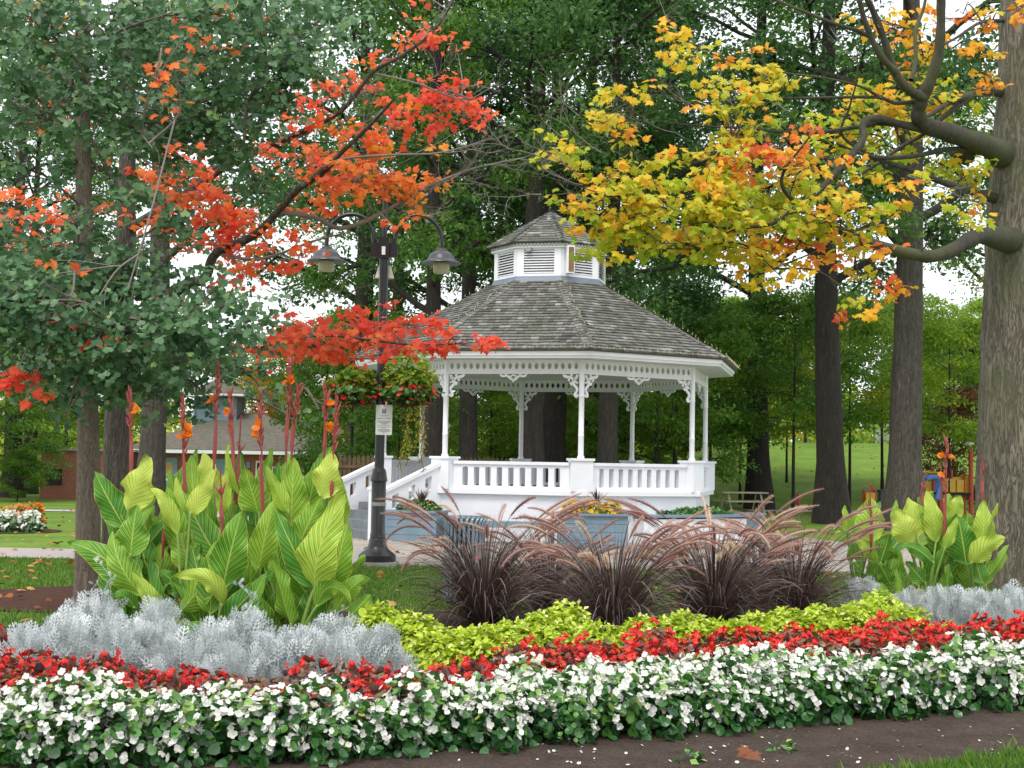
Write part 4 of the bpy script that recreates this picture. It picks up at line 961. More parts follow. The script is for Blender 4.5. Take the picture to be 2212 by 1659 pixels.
b = MB(); b.lathe((XA(2094, PY), PY, zz(2094, 962, PY)), [(.2, 0), (.16, .1), (.0, .14)], 10); b.build('post_cap', GLOBE, t)
t = thing('play_fence', 'small yellow play panel between short red posts', 'play panel', (XA(1880, PY), PY, 0))
for px, top in ((1868, 1058), (1891, 1058), (1884, 1050), (1927, 1060)):
    b = MB(); b.lathe((XA(px, PY), PY+.1, 0), [(.06, 0), (.06, zz(px, top, PY)), (.0, zz(px, top, PY)+.04)], 8); b.build('post', RED, t)
x0, x1 = XA(1870, PY), XA(1890, PY); b = MB(); b.box(flatframe((x0+x1)/2, PY, 0), (0, 0, .5), (x1-x0, .05, .6)); b.build('panel', YEL, t)
b = MB(); b.tube([P(1891, 1062, PY), P(1925, 1062, PY)], .02, 6); b.build('rail', GREYM, t)
x = XA(1914, 47); t = thing('grey_bin', 'dark grey upright park bin left of the knotted trunk', 'litter bin', (x, 47, 0)); b = MB(); b.box(flatframe(x, 47, 0), (0, 0, .45), (.42, .4, .9), top=1.08); b.build('body', GREYM, t); b = MB(); b.box(flatframe(x, 47, 0), (0, 0, .93), (.5, .48, .06)); b.build('lid', BLACK, t)
x = XA(1725, 53); t = thing('marker_post', 'short orange marker post beside the far path', 'post', (x, 53, 0)); b = MB(); b.lathe((x, 53, 0), [(.07, 0), (.07, .62), (.055, .66), (0, .67)], 10); b.build('shaft', RED, t)
x = XA(1604, 49); fr = flatframe(x, 49, 12); t = thing('picnic_table', 'pale wooden picnic table on the grass right of the gazebo', 'picnic table', (x, 49, 0))
PW = plain('pale_wood', (.45, .38, .28), .7, .15)
b = MB(); b.box(fr, (0, 0, .74), (1.7, .7, .05)); b.build('tabletop', PW, t)
for s in (-1, 1):
    b = MB(); b.box(fr, (0, s*.62, .44), (1.7, .26, .045)); b.build('bench_seat', PW, t)
    b = MB(); b.tube([fr[0]+fr[1]*s*.6+fr[2]*-.6, fr[0]+fr[1]*s*.6+fr[2]*-.2+Zv*.72], .035, 6); b.tube([fr[0]+fr[1]*s*.6+fr[2]*.6, fr[0]+fr[1]*s*.6+fr[2]*.2+Zv*.72], .035, 6); b.build('leg', PW, t)
# ------------------------------------------------------------------ ginkgo on the left
def spray_crown(clusters, depth, size, tmpl, lm, parent, skel, tb, seed, name='crown', zr=1.0, huelo=0, jitter=.12, upv=(0, -.7, .8), spread=.55, droop=.9, per_skel=True, twig_r=.008, sizej=(.65, 1.25), mult=1.0, spr=1.0, per0=20):
    rs = np.random.RandomState(seed); PP, HH = [], []
    if skel is not None: clusters = sorted(clusters, key=lambda c: np.min(np.sum((skel-P(c[0], c[1], c[6] if len(c) > 6 else depth))**2, 1)))
    for c in clusters:
        cx, cy, rx, ry, n, hue = c[:6]; Y = c[6] if len(c) > 6 else depth+rs.uniform(-1, 1)*zr
        C = P(cx, cy, Y); k = Y/3000.; n = int(n*mult)
        nb = max(2, int(n/per0)); sub = rs.randn(nb, 3)*np.array([rx*k*.62, (rx+ry)*.33*k, ry*k*.60])*spr+C
        per = max(1, n//nb)
        q = np.repeat(sub, per, 0); sp = rs.randn(len(q), 3)*np.array([1, 1, .42])*max(.09, min(rx, ry)*k*.30); q = q+sp
        PP.append(q); HH.append(np.clip(hue+np.repeat(rs.randn(nb)*jitter, per)+rs.randn(len(q))*jitter*.9, 0, 1))
        if skel is not None:
            od = np.argsort(np.sum((skel-C)**2, 1)+3*np.maximum(0, skel[:, 2]-C[2])**2)[:5]; sk = skel[od[rs.randint(len(od))]]
            m = (sk+C)/2+rs.randn(3)*.10+[0, 0, .06]
            path = smooth_path([sk, m, C], 4); tb.add(path, np.linspace(twig_r*2, twig_r, len(path)), 5); skel = np.vstack([skel, path[3::2]])
            for s_ in sub[:14]:
                j = rs.randint(len(path)//2, len(path)); pth = smooth_path([path[j], (path[j]+s_)/2+rs.randn(3)*.04, s_], 3); tb.add(pth, np.linspace(twig_r*.9, twig_r*.35, len(pth)), 4)
    PP = np.concatenate(PP); HH = np.concatenate(HH); n = len(PP)
    N = np.array(upv)[None]+rs.randn(n, 3)*spread; tp = rs.randn(n, 3); tp[:, 2] -= droop
    return scatter(tmpl[0], tmpl[1], PP, frames(N, tip=tp), size*rs.uniform(*sizej, n), HH, name, lm, parent)
def px_path(pts, k=5):
    """(px, py, Y, width px) -> smooth world path and radii"""
    q = []
    for px, py, Y, w in pts: w3 = P(px, py, Y); q.append((*w3, w*Y/3000/2))
    q = smooth_path(q, k); return q[:, :3], q[:, 3]
def mid_loc(p): return (float(p[0]), float(p[1]), 0.)
gk = thing('ginkgo_tree', 'slender ginkgo with dense green fan leaves on the left of the lawn', 'tree', mid_loc(gb))
tp_, tr_ = px_path([(186, 1322, 15, 70), (188, 1290, 15, 58), (190, 1180, 15, 53), (191, 1050, 15, 50), (190, 900, 15, 46), (186, 700, 15, 42), (183, 520, 15, 38), (180, 350, 15, 33), (178, 150, 15, 30), (177, -60, 15, 27), (176, -300, 15, 20)])
V_, F_ = tube_geo(tp_, tr_, 20, .03); mesh_obj('trunk', V_, [F_], BARK_G, gk, smooth=True)
GC = [(90, 60, 110, 80, 900), (250, 80, 110, 90, 1000), (400, 130, 110, 90, 900), (560, 60, 120, 70, 900), (650, 90, 80, 60, 450), (700, 40, 90, 50, 450), (40, 190, 80, 60, 500), (150, 180, 100, 60, 600), (330, 220, 110, 70, 800), (480, 210, 90, 70, 700), (560, 180, 90, 60, 500), (100, 260, 80, 50, 260), (450, 290, 110, 40, 600), (350, 290, 70, 50, 400), (230, 240, 70, 60, 450), (180, 330, 60, 40, 120), (570, 280, 50, 40, 160), (60, 350, 60, 40, 180), (520, 330, 50, 35, 160), (330, 350, 50, 50, 260), (385, 475, 40, 30, 110), (555, 395, 40, 30, 90), (310, 430, 40, 40, 120), (30, 600, 80, 60, 600),
      (110, 580, 120, 50, 900), (60, 650, 100, 70, 900), (200, 620, 110, 70, 1000), (120, 730, 130, 70, 1150), (260, 720, 110, 70, 1000), (270, 590, 80, 60, 500), (330, 790, 90, 60, 650), (240, 820, 90, 40, 360), (420, 790, 110, 50, 600), (380, 700, 90, 60, 500), (500, 650, 70, 40, 240), (560, 700, 60, 40, 120), (450, 740, 80, 40, 300), (130, 830, 60, 40, 240), (520, 780, 60, 40, 110), (10, 720, 60, 70, 400), (620, 120, 60, 60, 300), (30, 20, 80, 60, 500), (470, 30, 100, 50, 600), (330, 30, 90, 50, 600), (150, 480, 70, 30, 120), (40, 500, 50, 40, 120), (450, 870, 50, 30, 60), (690, 885, 22, 22, 14), (655, 915, 25, 14, 12), (600, 880, 30, 14, 10), (140, 900, 30, 20, 30), (330, 880, 60, 25, 60)]
tb = Tubes(); skel = tp_[::2]; skel = skel[skel[:, 2] > 2.3]
GC2 = [(*c, .42+.2*((i*7) % 5-2)/5., 15+((i*37) % 11-5)*.30-(.9 if c[1] > 550 else 0)) for i, c in enumerate(GC)]
spray_crown(GC2, 15, .092, T_GIN, L_GINK, gk, skel, tb, 41, mult=.86, spr=1.1, per0=12, jitter=.18, twig_r=.009, upv=(0, -.7, .6), spread=.7)
tb.build('branches', BARK_G, gk)
# ------------------------------------------------------------------ red maple behind the ginkgo
rmx = G(250, 1180)
rm = thing('red_maple', 'maple with orange and red autumn leaves on long grey limbs behind the ginkgo', 'tree', (XA(250, 19.5), 19.5, 0))
tp_, tr_ = px_path([(248, 1262, 19.5, 76), (249, 1200, 19.5, 62), (250, 1080, 19.5, 56), (252, 940, 19.5, 54), (258, 800, 19.5, 52), (266, 640, 19.5, 46), (272, 480, 19.5, 40), (276, 300, 19.5, 34), (278, 100, 19.5, 28), (278, -120, 19.5, 20)])
V_, F_ = tube_geo(tp_, tr_, 18, .035); mesh_obj('trunk', V_, [F_], BARK_GR, rm, smooth=True)
LIMBS = [
    [(262, 720, 19.5, 34), (300, 690, 19.2, 30), (343, 660, 18.9, 27), (400, 616, 18.7, 25), (443, 600, 18.6, 22), (467, 547, 18.4, 20), (547, 510, 18.2, 18), (600, 457, 18, 17), (643, 410, 17.9, 15), (700, 370, 17.8, 13), (737, 330, 17.7, 11), (800, 270, 17.5, 8), (850, 215, 17.3, 5)],
    [(600, 457, 18, 12), (680, 470, 18.1, 10), (737, 493, 18.2, 10), (820, 463, 18.3, 9), (904, 413, 18.3, 8), (1004, 370, 18.4, 5), (1070, 353, 18.4, 4), (1137, 340, 18.5, 2.5)],
    [(272, 500, 19.5, 24), (400, 420, 19.0, 18), (520, 340, 18.7, 15), (640, 290, 18.4, 12), (737, 240, 18, 10), (804, 157, 17.8, 9), (864, 123, 17.7, 8), (937, 67, 17.6, 6), (987, -10, 17.5, 4)],
    [(262, 760, 19.5, 18), (330, 750, 19, 12), (430, 752, 18.6, 9), (520, 755, 18.4, 8), (600, 745, 18.2, 7.5), (700, 725, 18.1, 6.5), (800, 735, 18, 5.5), (900, 745, 17.9, 4.5), (1010, 742, 17.9, 2.5)],
    [(265, 640, 19.5, 22), (285, 520, 19.8, 17), (280, 440, 20, 15), (230, 360, 20, 12), (180, 280, 20, 10), (90, 240, 20, 7)],
    [(262, 700, 19.5, 20), (190, 600, 20.5, 15), (110, 520, 20.7, 12), (30, 470, 20.8, 9), (-60, 440, 21, 6)],
    [(276, 300, 19.5, 18), (380, 180, 19.2, 14), (430, 60, 19, 11), (450, -40, 19, 9)],
    [(467, 547, 18.4, 9), (560, 560, 18.2, 7), (680, 520, 18.1, 5), (760, 500, 18, 3)],
    [(643, 410, 17.9, 8), (720, 350, 17.6, 6), (840, 335, 17.5, 5), (950, 330, 17.5, 3.5), (1060, 300, 17.6, 2)],
    [(804, 157, 17.8, 5), (900, 180, 17.8, 4), (1000, 215, 17.8, 3), (1060, 190, 17.8, 1.8)]]
SK = [tp_[::3]]
for L_ in LIMBS:
    p_, r_ = px_path(L_); V_, F_ = tube_geo(p_, r_, 10, .03); mesh_obj('limb', V_, [F_], BARK_GR if r_[0] > .05 else TWIG, rm, smooth=True); SK.append(p_)
skel = np.concatenate(SK)
RC = [(900, 85, 45, 35, 60, .8), (940, 110, 30, 30, 35, .8), (985, 95, 20, 25, 16, .7), (840, 115, 30, 20, 22, .7), (930, 20, 40, 20, 14, .8), (940, 240, 70, 50, 240, .97), (985, 215, 45, 28, 90, 1), (810, 255, 30, 32, 60, .9), (870, 268, 26, 26, 50, .9), (1040, 245, 16, 8, 8, 1), (1000, 240, 34, 24, 30, .9),
      (700, 190, 60, 26, 70, .8), (760, 200, 50, 26, 56, .8), (660, 215, 46, 32, 70, .8), (590, 330, 36, 26, 50, .8), (650, 270, 36, 22, 50, .75), (700, 340, 66, 36, 140, .6), (790, 330, 66, 42, 170, .42), (740, 385, 84, 38, 210, .6), (830, 378, 76, 38, 190, .32), (890, 415, 66, 26, 120, .32), (760, 425, 76, 22, 100, .6), (850, 490, 14, 12, 10, .7),
      (390, 430, 84, 46, 250, .7), (370, 380, 60, 36, 150, .62), (435, 400, 46, 46, 110, .7), (340, 460, 46, 30, 70, .7), (440, 515, 66, 36, 130, .8), (485, 480, 56, 26, 70, .85), (560, 510, 56, 34, 100, .7), (600, 560, 56, 28, 80, .75), (500, 560, 56, 26, 70, .7), (640, 520, 36, 26, 50, .6), (520, 595, 46, 22, 50, .75), (560, 465, 40, 24, 40, .7),
      (60, 470, 80, 46, 220, .7, 20.5), (115, 510, 66, 36, 140, .7, 20.5), (20, 430, 30, 28, 40, .6, 20.5), (150, 470, 40, 30, 50, .7, 20.5), (20, 520, 40, 20, 40, .8, 20.5), (400, 40, 56, 36, 100, .6, 16.4), (450, 25, 46, 26, 50, .5, 16.4), (515, 50, 36, 36, 60, .6, 16.4), (120, 50, 56, 36, 70, .6, 16.3), (80, 20, 40, 20, 30, .6, 16.3), (105, 105, 36, 36, 50, .5, 16.3), (100, 245, 36, 36, 60, .7, 16.6), (130, 215, 26, 22, 20, .8, 16.4), (160, 265, 26, 22, 20, .7, 16.4), (375, 150, 20, 24, 20, .8, 13.2), (390, 90, 14, 24, 12, .8, 13.2), (200, 40, 30, 20, 18, .6, 16), (370, 210, 30, 16, 14, .6, 13.4), (340, 175, 40, 18, 12, .6, 13.2), (480, 100, 20, 18, 14, .7, 13.5),
      (700, 712, 80, 26, 170, .97), (790, 705, 60, 26, 150, 1), (900, 708, 60, 26, 140, .96), (985, 742, 60, 20, 110, .95), (760, 745, 120, 26, 190, .85), (880, 750, 80, 24, 120, .9), (640, 730, 60, 22, 120, .9), (560, 758, 56, 16, 80, .8), (600, 772, 50, 14, 40, .8), (700, 768, 70, 20, 90, .85), (330, 640, 30, 18, 16, .7), (240, 740, 30, 14, 16, .85, 13.0), (180, 700, 50, 30, 14, .8, 13.0), (130, 590, 60, 30, 10, .8, 13.0),
      (30, 825, 50, 12, 40, 1, 12.9), (75, 812, 24, 26, 36, 1, 12.9), (420, 640, 40, 20, 24, .8), (450, 345, 60, 40, 40, .7), (330, 320, 70, 40, 20, .7, 13.4)]
tb = Tubes(); spray_crown(RC, 18.2, .102, T_MAP, L_RED, rm, skel, tb, 43,  zr=.6, mult=.80, spr=1.2, per0=9, twig_r=.006)
tb.build('twigs', TWIG, rm)
def twigs(tb, starts, seed, L=.55, n=5):
    rs = np.random.RandomState(seed)
    def grow(p, d, l, r, lev):
        q = [p]; dd = d.copy()
        for i in range(5): dd = dd+rs.randn(3)*.16; dd[2] += .05; dd /= np.linalg.norm(dd); q.append(q[-1]+dd*l/5)
        tb.add(np.array(q), np.linspace(r, r*.4, 6), 4)
        if lev > 0:
            for k in range(rs.randint(3, 6)):
                j = rs.randint(1, 6); nd_ = dd+rs.randn(3)*np.array([.7, .5, .6]); nd_ /= np.linalg.norm(nd_); grow(q[j], nd_, l*rs.uniform(.4, .75), r*.55, lev-1)
    for px, py, Y, ax, ay in starts:
        d = np.array([ax, rs.uniform(-.3, .3), ay]); d /= np.linalg.norm(d); grow(P(px, py, Y), d, L*rs.uniform(.8, 1.3), .0075, 2)
tb = Tubes(); twigs(tb, [(904, 413, 18.3, 1, .1), (940, 400, 18.3, 1, .5), (980, 380, 18.4, 1, -.5), (1004, 370, 18.4, .8, .5), (1040, 360, 18.4, 1, .4), (1070, 353, 18.4, 1, -.3), (1100, 345, 18.4, 1, .2), (850, 440, 18.3, 1, -.2), (900, 330, 17.5, 1, .3), (960, 330, 17.5, 1, .1), (1000, 318, 17.6, 1, -.3), (1040, 305, 17.6, 1, .3), (900, 180, 17.8, 1, .2), (960, 200, 17.8, 1, .2), (1020, 205, 17.8, 1, .3), (937, 67, 17.6, .6, .5), (870, 120, 17.7, .8, .7), (760, 220, 17.9, .6, .9), (700, 300, 18, 1, .3), (860, 470, 18.2, 1, -.3), (780, 290, 17.6, .5, .9), (1100, 350, 18.4, 1, .6), (860, 460, 18.2, 1, .1), (950, 390, 18.3, 1, -.1), (600, 640, 18.2, 1, .1)], 9)
tb.build('bare_twigs', TWIG, rm)
# ------------------------------------------------------------------ yellow maple on the right
MD = 20.0
ym = thing('yellow_maple', 'massive maple trunk on the right with mossy limbs and yellow orange leaves', 'tree', (float(mp_[0]), float(mp_[1]), 0))
MD = float(mp_[1])
tp_, tr_ = px_path([(2222, 1300, MD, 280), (2214, 1262, MD, 222), (2208, 1210, MD, 196), (2206, 1100, MD, 188), (2208, 950, MD, 186), (2212, 780, MD, 180), (2216, 600, MD, 174), (2222, 440, MD, 170), (2228, 330, MD, 166), (2236, 200, MD, 160), (2240, 60, MD, 156), (2246, -120, MD, 150), (2250, -350, MD, 130)])
V_, F_ = tube_geo(tp_, tr_, 40, .022); mesh_obj('trunk', V_, [F_], BARK_M, ym, smooth=True)
def c3(X, Y, D, w): return (1474.6+X/3, Y/3, D, w/3)
d0 = MD
YL = [
    [c3(2220, 1060, d0-.2, 170), c3(2080, 1010, d0-.6, 160), c3(1980, 950, d0-.9, 145), c3(1860, 905, d0-1.2, 132), c3(1700, 850, d0-1.6, 120), c3(1580, 815, d0-1.9, 108), c3(1530, 760, d0-2.1, 100), c3(1535, 690, d0-2.2, 92), c3(1565, 610, d0-2.3, 86), c3(1610, 510, d0-2.4, 78), c3(1655, 360, d0-2.5, 70), c3(1672, 200, d0-2.6, 62), c3(1675, 0, d0-2.7, 56), c3(1680, -200, d0-2.8, 50)],
    [c3(1560, 630, d0-2.3, 76), c3(1480, 590, d0-2.4, 66), c3(1400, 510, d0-2.5, 60), c3(1350, 400, d0-2.6, 55), c3(1310, 270, d0-2.7, 48), c3(1250, 110, d0-2.8, 44), c3(1200, 0, d0-2.9, 38), c3(1130, -150, d0-3, 30)],
    [c3(1370, 460, d0-2.6, 50), c3(1290, 370, d0-2.8, 44), c3(1220, 240, d0-2.9, 40), c3(1170, 100, d0-3, 36), c3(1140, -30, d0-3.1, 30)],
    [c3(1560, 830, d0-1.9, 80), c3(1440, 810, d0-2.1, 50), c3(1290, 770, d0-2.3, 50), c3(1200, 775, d0-2.5, 50), c3(1165, 820, d0-2.6, 48), c3(1170, 900, d0-2.7, 46), c3(1090, 1010, d0-2.8, 44), c3(980, 1130, d0-3, 42), c3(850, 1270, d0-3.2, 38), c3(740, 1340, d0-3.3, 34), c3(600, 1440, d0-3.4, 26), c3(400, 1475, d0-3.5, 22), c3(130, 1465, d0-3.6, 14), c3(-200, 1400, d0-3.7, 8)],
    [c3(1440, 815, d0-2.1, 34), c3(1280, 800, d0-2.2, 30), c3(1150, 820, d0-2.3, 28), c3(900, 855, d0-2.5, 25), c3(700, 860, d0-2.7, 21), c3(450, 835, d0-2.9, 17), c3(200, 822, d0-3, 13), c3(0, 805, d0-3.1, 9), c3(-250, 770, d0-3.2, 5)],
    [c3(1530, 655, d0-2.2, 30), c3(1380, 668, d0-2.3, 26), c3(1270, 632, d0-2.4, 23), c3(1050, 630, d0-2.5, 20), c3(800, 635, d0-2.6, 16), c3(480, 640, d0-2.7, 13), c3(200, 662, d0-2.8, 10), c3(0, 665, d0-2.9, 7)],
    [c3(1270, 625, d0-2.4, 20), c3(1150, 560, d0-2.6, 17), c3(950, 510, d0-2.8, 15), c3(720, 480, d0-2.9, 12), c3(400, 430, d0-3, 9), c3(200, 350, d0-3.1, 7), c3(30, 265, d0-3.2, 5)],
    [c3(2120, 570, d0-.3, 76), c3(1990, 590, d0-.7, 60), c3(1850, 620, d0-1, 48), c3(1740, 660, d0-1.3, 36), c3(1600, 745, d0-1.6, 26), c3(1480, 800, d0-1.8, 14)],
    [c3(1870, 620, d0-1, 46), c3(1790, 680, d0-1.1, 42), c3(1650, 790, d0-1.3, 38), c3(1560, 870, d0-1.4, 28), c3(1400, 960, d0-1.6, 26), c3(1280, 1050, d0-1.8, 22), c3(1100, 1160, d0-2, 16), c3(900, 1250, d0-2.2, 12)],
    [c3(2120, 1330, d0-.5, 76), c3(1980, 1270, d0-.9, 56), c3(1800, 1220, d0-1.2, 48), c3(1600, 1150, d0-1.5, 40), c3(1450, 1090, d0-1.7, 34), c3(1320, 1050, d0-1.9, 28), c3(1200, 1000, d0-2.1, 22), c3(1030, 870, d0-2.3, 17), c3(1080, 700, d0-2.5, 14), c3(1130, 500, d0-2.7, 11), c3(1130, 300, d0-2.8, 8)],
    [c3(2150, 1540, d0-.6, 150), c3(1960, 1530, d0-1.1, 112), c3(1850, 1560, d0-1.4, 102), c3(1740, 1625, d0-1.7, 90), c3(1620, 1660, d0-2, 84), c3(1500, 1650, d0-2.2, 78), c3(1300, 1600, d0-2.5, 72), c3(1120, 1540, d0-2.8, 66), c3(950, 1450, d0-3, 54), c3(770, 1350, d0-3.2, 38), c3(640, 1160, d0-3.4, 22), c3(820, 890, d0-3.6, 12)],
    [c3(1240, 250, d0-2.7, 30), c3(1120, 195, d0-2.8, 28), c3(1000, 160, d0-2.9, 26), c3(800, 80, d0-3, 22), c3(600, 0, d0-3.1, 18), c3(400, -90, d0-3.2, 12)],
    [c3(2130, 100, d0-.8, 26), c3(2030, 135, d0-1.2, 24), c3(1920, 150, d0-1.6, 22), c3(1790, 235, d0-2, 20), c3(1690, 290, d0-2.3, 18)],
    [c3(1880, 960, d0-1, 30), c3(1700, 970, d0-1.4, 34), c3(1500, 1012, d0-1.7, 30), c3(1290, 1022, d0-2, 26), c3(1170, 1000, d0-2.2, 20), c3(1000, 930, d0-2.4, 14)],
    [c3(1480, 520, d0-2.3, 36), c3(1510, 400, d0-2.2, 30), c3(1510, 200, d0-2.1, 26), c3(1560, 60, d0-2, 22), c3(1590, -100, d0-2, 18)],
    [c3(700, 860, d0-2.7, 14), c3(580, 770, d0-2.8, 11), c3(500, 680, d0-2.8, 9), c3(480, 590, d0-2.9, 6)],
    [c3(130, 1465, d0-3.6, 10), c3(-300, 1330, d0-3.7, 8), c3(-700, 1200, d0-3.8, 6), c3(-1000, 1110, d0-3.8, 4)],
    [c3(-250, 770, d0-3.2, 6), c3(-500, 820, d0-3.3, 5), c3(-800, 1000, d0-3.4, 3)]]
SK = []
for i_, L_ in enumerate(YL):
    if L_[0][0] > 2150: L_[0] = (2212, L_[0][1]+12, d0, L_[0][3]*1.5)
    if L_[0][0] > 2150 and L_[1][0] > 2130: L_[1] = (L_[1][0], L_[1][1], d0-.22, L_[1][3]*1.15)
    p_, r_ = px_path(L_, 6); r_ = r_*(1+.06*np.sin(np.arange(len(r_))*.9+i_))
    V_, F_ = tube_geo(p_, r_, 14 if r_[0] > .1 else 8, .02); mesh_obj('limb', V_, [F_], BARK_L, ym, smooth=True); SK.append(p_)
b = MB(); q = P(1474.6+1820/3, 1010/3, d0-.7); b.lathe(q, [(.0, -.12), (.1, -.10), (.16, -.04), (.17, .03), (.12, .1), (0, .13)], 14); b.build('burl', BARK_L, ym, smooth=True)
skel = np.concatenate(SK)
def ydepth(c): return c if len(c) > 6 else ((*c, d0-.9) if (c[0] > 1770 and c[1] < 400) else c)
YC = [(1450, 90, 46, 40, 60, .4), (1480, 130, 44, 26, 50, .3), (1590, 110, 34, 36, 36, .5), (1650, 160, 56, 30, 66, .35), (1690, 185, 26, 26, 26, .35), (1330, 235, 44, 40, 80, .4), (1300, 265, 34, 26, 40, .4), (1380, 262, 24, 20, 16, .55), (1430, 205, 30, 14, 10, .5), (1530, 200, 26, 24, 20, .25), (1370, 305, 22, 16, 14, .6),
      (1180, 330, 26, 30, 30, .3), (1230, 330, 26, 40, 60, .22), (1165, 350, 12, 14, 6, .2), (1620, 200, 60, 36, 80, .35), (1575, 245, 50, 44, 100, .2), (1600, 290, 40, 36, 70, .2), (1640, 325, 60, 34, 110, .8), (1620, 350, 50, 22, 70, .9), (1700, 300, 26, 20, 20, .85), (1550, 335, 50, 30, 60, .45), (1490, 350, 50, 30, 70, .3), (1400, 345, 34, 18, 30, .3), (1340, 350, 34, 16, 24, .3), (1300, 375, 40, 24, 50, .3), (1330, 410, 30, 40, 50, .25),
      (1270, 445, 44, 26, 70, .35), (1290, 480, 40, 20, 50, .2), (1350, 455, 80, 34, 170, .35), (1380, 500, 80, 26, 130, .15), (1450, 430, 80, 40, 190, .25), (1500, 470, 80, 40, 190, .3), (1540, 410, 60, 40, 140, .35), (1590, 440, 70, 44, 190, .25), (1650, 420, 80, 44, 200, .18), (1700, 460, 70, 40, 150, .2), (1740, 350, 50, 26, 60, .6), (1720, 380, 40, 26, 50, .35),
      (1480, 525, 90, 26, 150, .2), (1440, 550, 50, 18, 50, .15), (1600, 500, 90, 46, 200, .3), (1560, 540, 60, 26, 90, .3), (1690, 500, 60, 26, 100, .2), (1790, 480, 90, 36, 190, .2), (1830, 450, 60, 36, 110, .22), (1860, 510, 50, 30, 70, .25), (1720, 535, 80, 18, 100, .85), (1640, 560, 60, 22, 80, .3), (1770, 560, 60, 18, 50, .6), (1640, 590, 36, 26, 50, .15), (1690, 600, 34, 22, 36, .5), (1830, 560, 36, 16, 30, .7),
      (1850, 650, 16, 22, 26, .45), (1845, 690, 20, 12, 12, .5), (1900, 625, 30, 12, 20, .65), (1935, 635, 24, 12, 24, .65), (1860, 610, 20, 16, 12, .5), (1340, 548, 26, 14, 24, .3), (1300, 560, 16, 10, 8, .3),
      (1890, 200, 60, 40, 80, .35), (1940, 170, 50, 40, 70, .4), (1900, 270, 80, 40, 160, .18), (1860, 220, 40, 30, 50, .25), (1960, 250, 60, 40, 100, .35), (2030, 230, 60, 40, 60, .35), (1830, 290, 50, 30, 60, .15), (1820, 240, 50, 30, 50, .2), (1800, 330, 60, 34, 80, .15), (1870, 340, 50, 30, 60, .12), (1930, 330, 50, 26, 50, .12), (1760, 370, 50, 36, 70, .4),
      (2000, 110, 50, 40, 60, .5), (1970, 60, 40, 34, 40, .5), (2040, 40, 50, 30, 50, .55), (2080, 30, 40, 26, 36, .55), (2120, 110, 26, 34, 40, .6), (2125, 180, 20, 40, 36, .5), (2190, 20, 30, 20, 20, .6), (1880, 40, 20, 40, 20, .7), (2075, 390, 40, 46, 90, .12), (2100, 440, 26, 40, 40, .15), (1960, 410, 34, 34, 40, .35), (2020, 350, 40, 34, 50, .12), (1945, 450, 30, 14, 18, .4), (1830, 30, 20, 14, 10, .3), (1930, 60, 20, 14, 10, .4)]
YC = [ydepth(c) for c in YC]
tb = Tubes(); spray_crown(YC, d0-3.0, .108, T_MAP, L_YELL, ym, skel, tb, 47, zr=.8, mult=.98, spr=1.25, per0=9, twig_r=.0065)
tb.build('twigs', BARK_L, ym)
tb = Tubes(); twigs(tb, [(1200, 350, d0-3.4, -1, .3), (1300, 330, d0-3.4, -1, .4), (1400, 280, d0-3.2, -1, .2), (1250, 380, d0-3.5, -1, .6), (1170, 420, d0-3.6, -1, -.2), (1500, 230, d0-3, -1, .4), (1600, 250, d0-3, -.5, .5), (1700, 240, d0-3, -1, .3), (1480, 90, d0-3.2, -.6, .8), (1260, 400, d0-3.5, -1, .2), (1700, 310, d0-3, -.8, -.4), (1750, 330, d0-2.8, -.8, .3), (1900, 60, d0-2.8, -.6, .6), (1850, 130, d0-2.8, -.8, .4), (1960, 380, d0-2.2, .5, -.3), (1480, 300, d0-3, -1, .1), (1250, 250, d0-3.2, -1, .5), (1220, 300, d0-3.2, -.8, .6), (1300, 460, d0-3.5, -1, .1)], 19, L=.6)
tb.build('bare_twigs', TWIG, ym)
# ------------------------------------------------------------------ begonia rows
def plant_proto(name, label, cat, group, seed, rad, h, nl, ls, lm, nf, fs, fm, leaf_lo=0, leaf_hi=1, loc=(0, 0, 0), top=.0):
    t = thing(name, label, cat, loc, 0, group); rs = np.random.RandomState(seed)
    def pts(n, lo, rr):
        u = rs.uniform(0, 2*pi, n); ct = rs.uniform(lo, 1, n); st = np.sqrt(1-np.clip(ct, 0, 1)**2*.8)*rs.uniform(.55, 1.05, n)
        d = np.stack([np.cos(u)*st, np.sin(u)*st, ct], -1); return d
    d = pts(nl, .05, 1); p = d*[rad, rad, h]; p[:, 2] += .01
    N = d*[.9, .9, 1.2]+rs.randn(nl, 3)*.55; tp = d+rs.randn(nl, 3)*.5; tp[:, 2] -= .6
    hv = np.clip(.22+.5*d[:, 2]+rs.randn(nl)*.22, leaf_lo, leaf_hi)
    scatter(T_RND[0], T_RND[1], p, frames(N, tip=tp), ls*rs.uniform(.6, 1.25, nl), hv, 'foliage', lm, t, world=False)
    cl = pts(nf, .18, 1); C = cl*[rad*1.06, rad*1.06, h*1.10]+[0, 0, .02]
    q = np.repeat(C, 4, 0)+rs.randn(nf*4, 3)*fs*.45; keep = rs.rand(len(q)) < .75; q = q[keep]; n = len(q)
    N = np.repeat(cl, 4, 0)[keep]*.8+rs.randn(n, 3)*.5+[0, -.35, .2]
    scatter(T_FLW[0], T_FLW[1], q, frames(N, tip=rs.randn(n, 3)), fs*rs.uniform(.55, 1.2, n), rs.rand(n)*.9, 'blossom', fm, t, world=False)
    q2 = q[::2]+N[::2]/np.linalg.norm(N[::2], axis=1)[:, None]*.006
    scatter(T_DIA[0], T_DIA[1], q2, frames(N[::2], tip=rs.randn(len(q2), 3)), fs*.28, rs.rand(len(q2)), 'stamens', PET_Y, t, world=False)
    return t
GW = 'white begonias in the front row of the bed'; GR_ = 'red begonias behind the white row'
WL = 'one of the white flowering green leaved begonias in the front row'; RL = 'one of the red flowering bronze leaved begonias behind the white row'
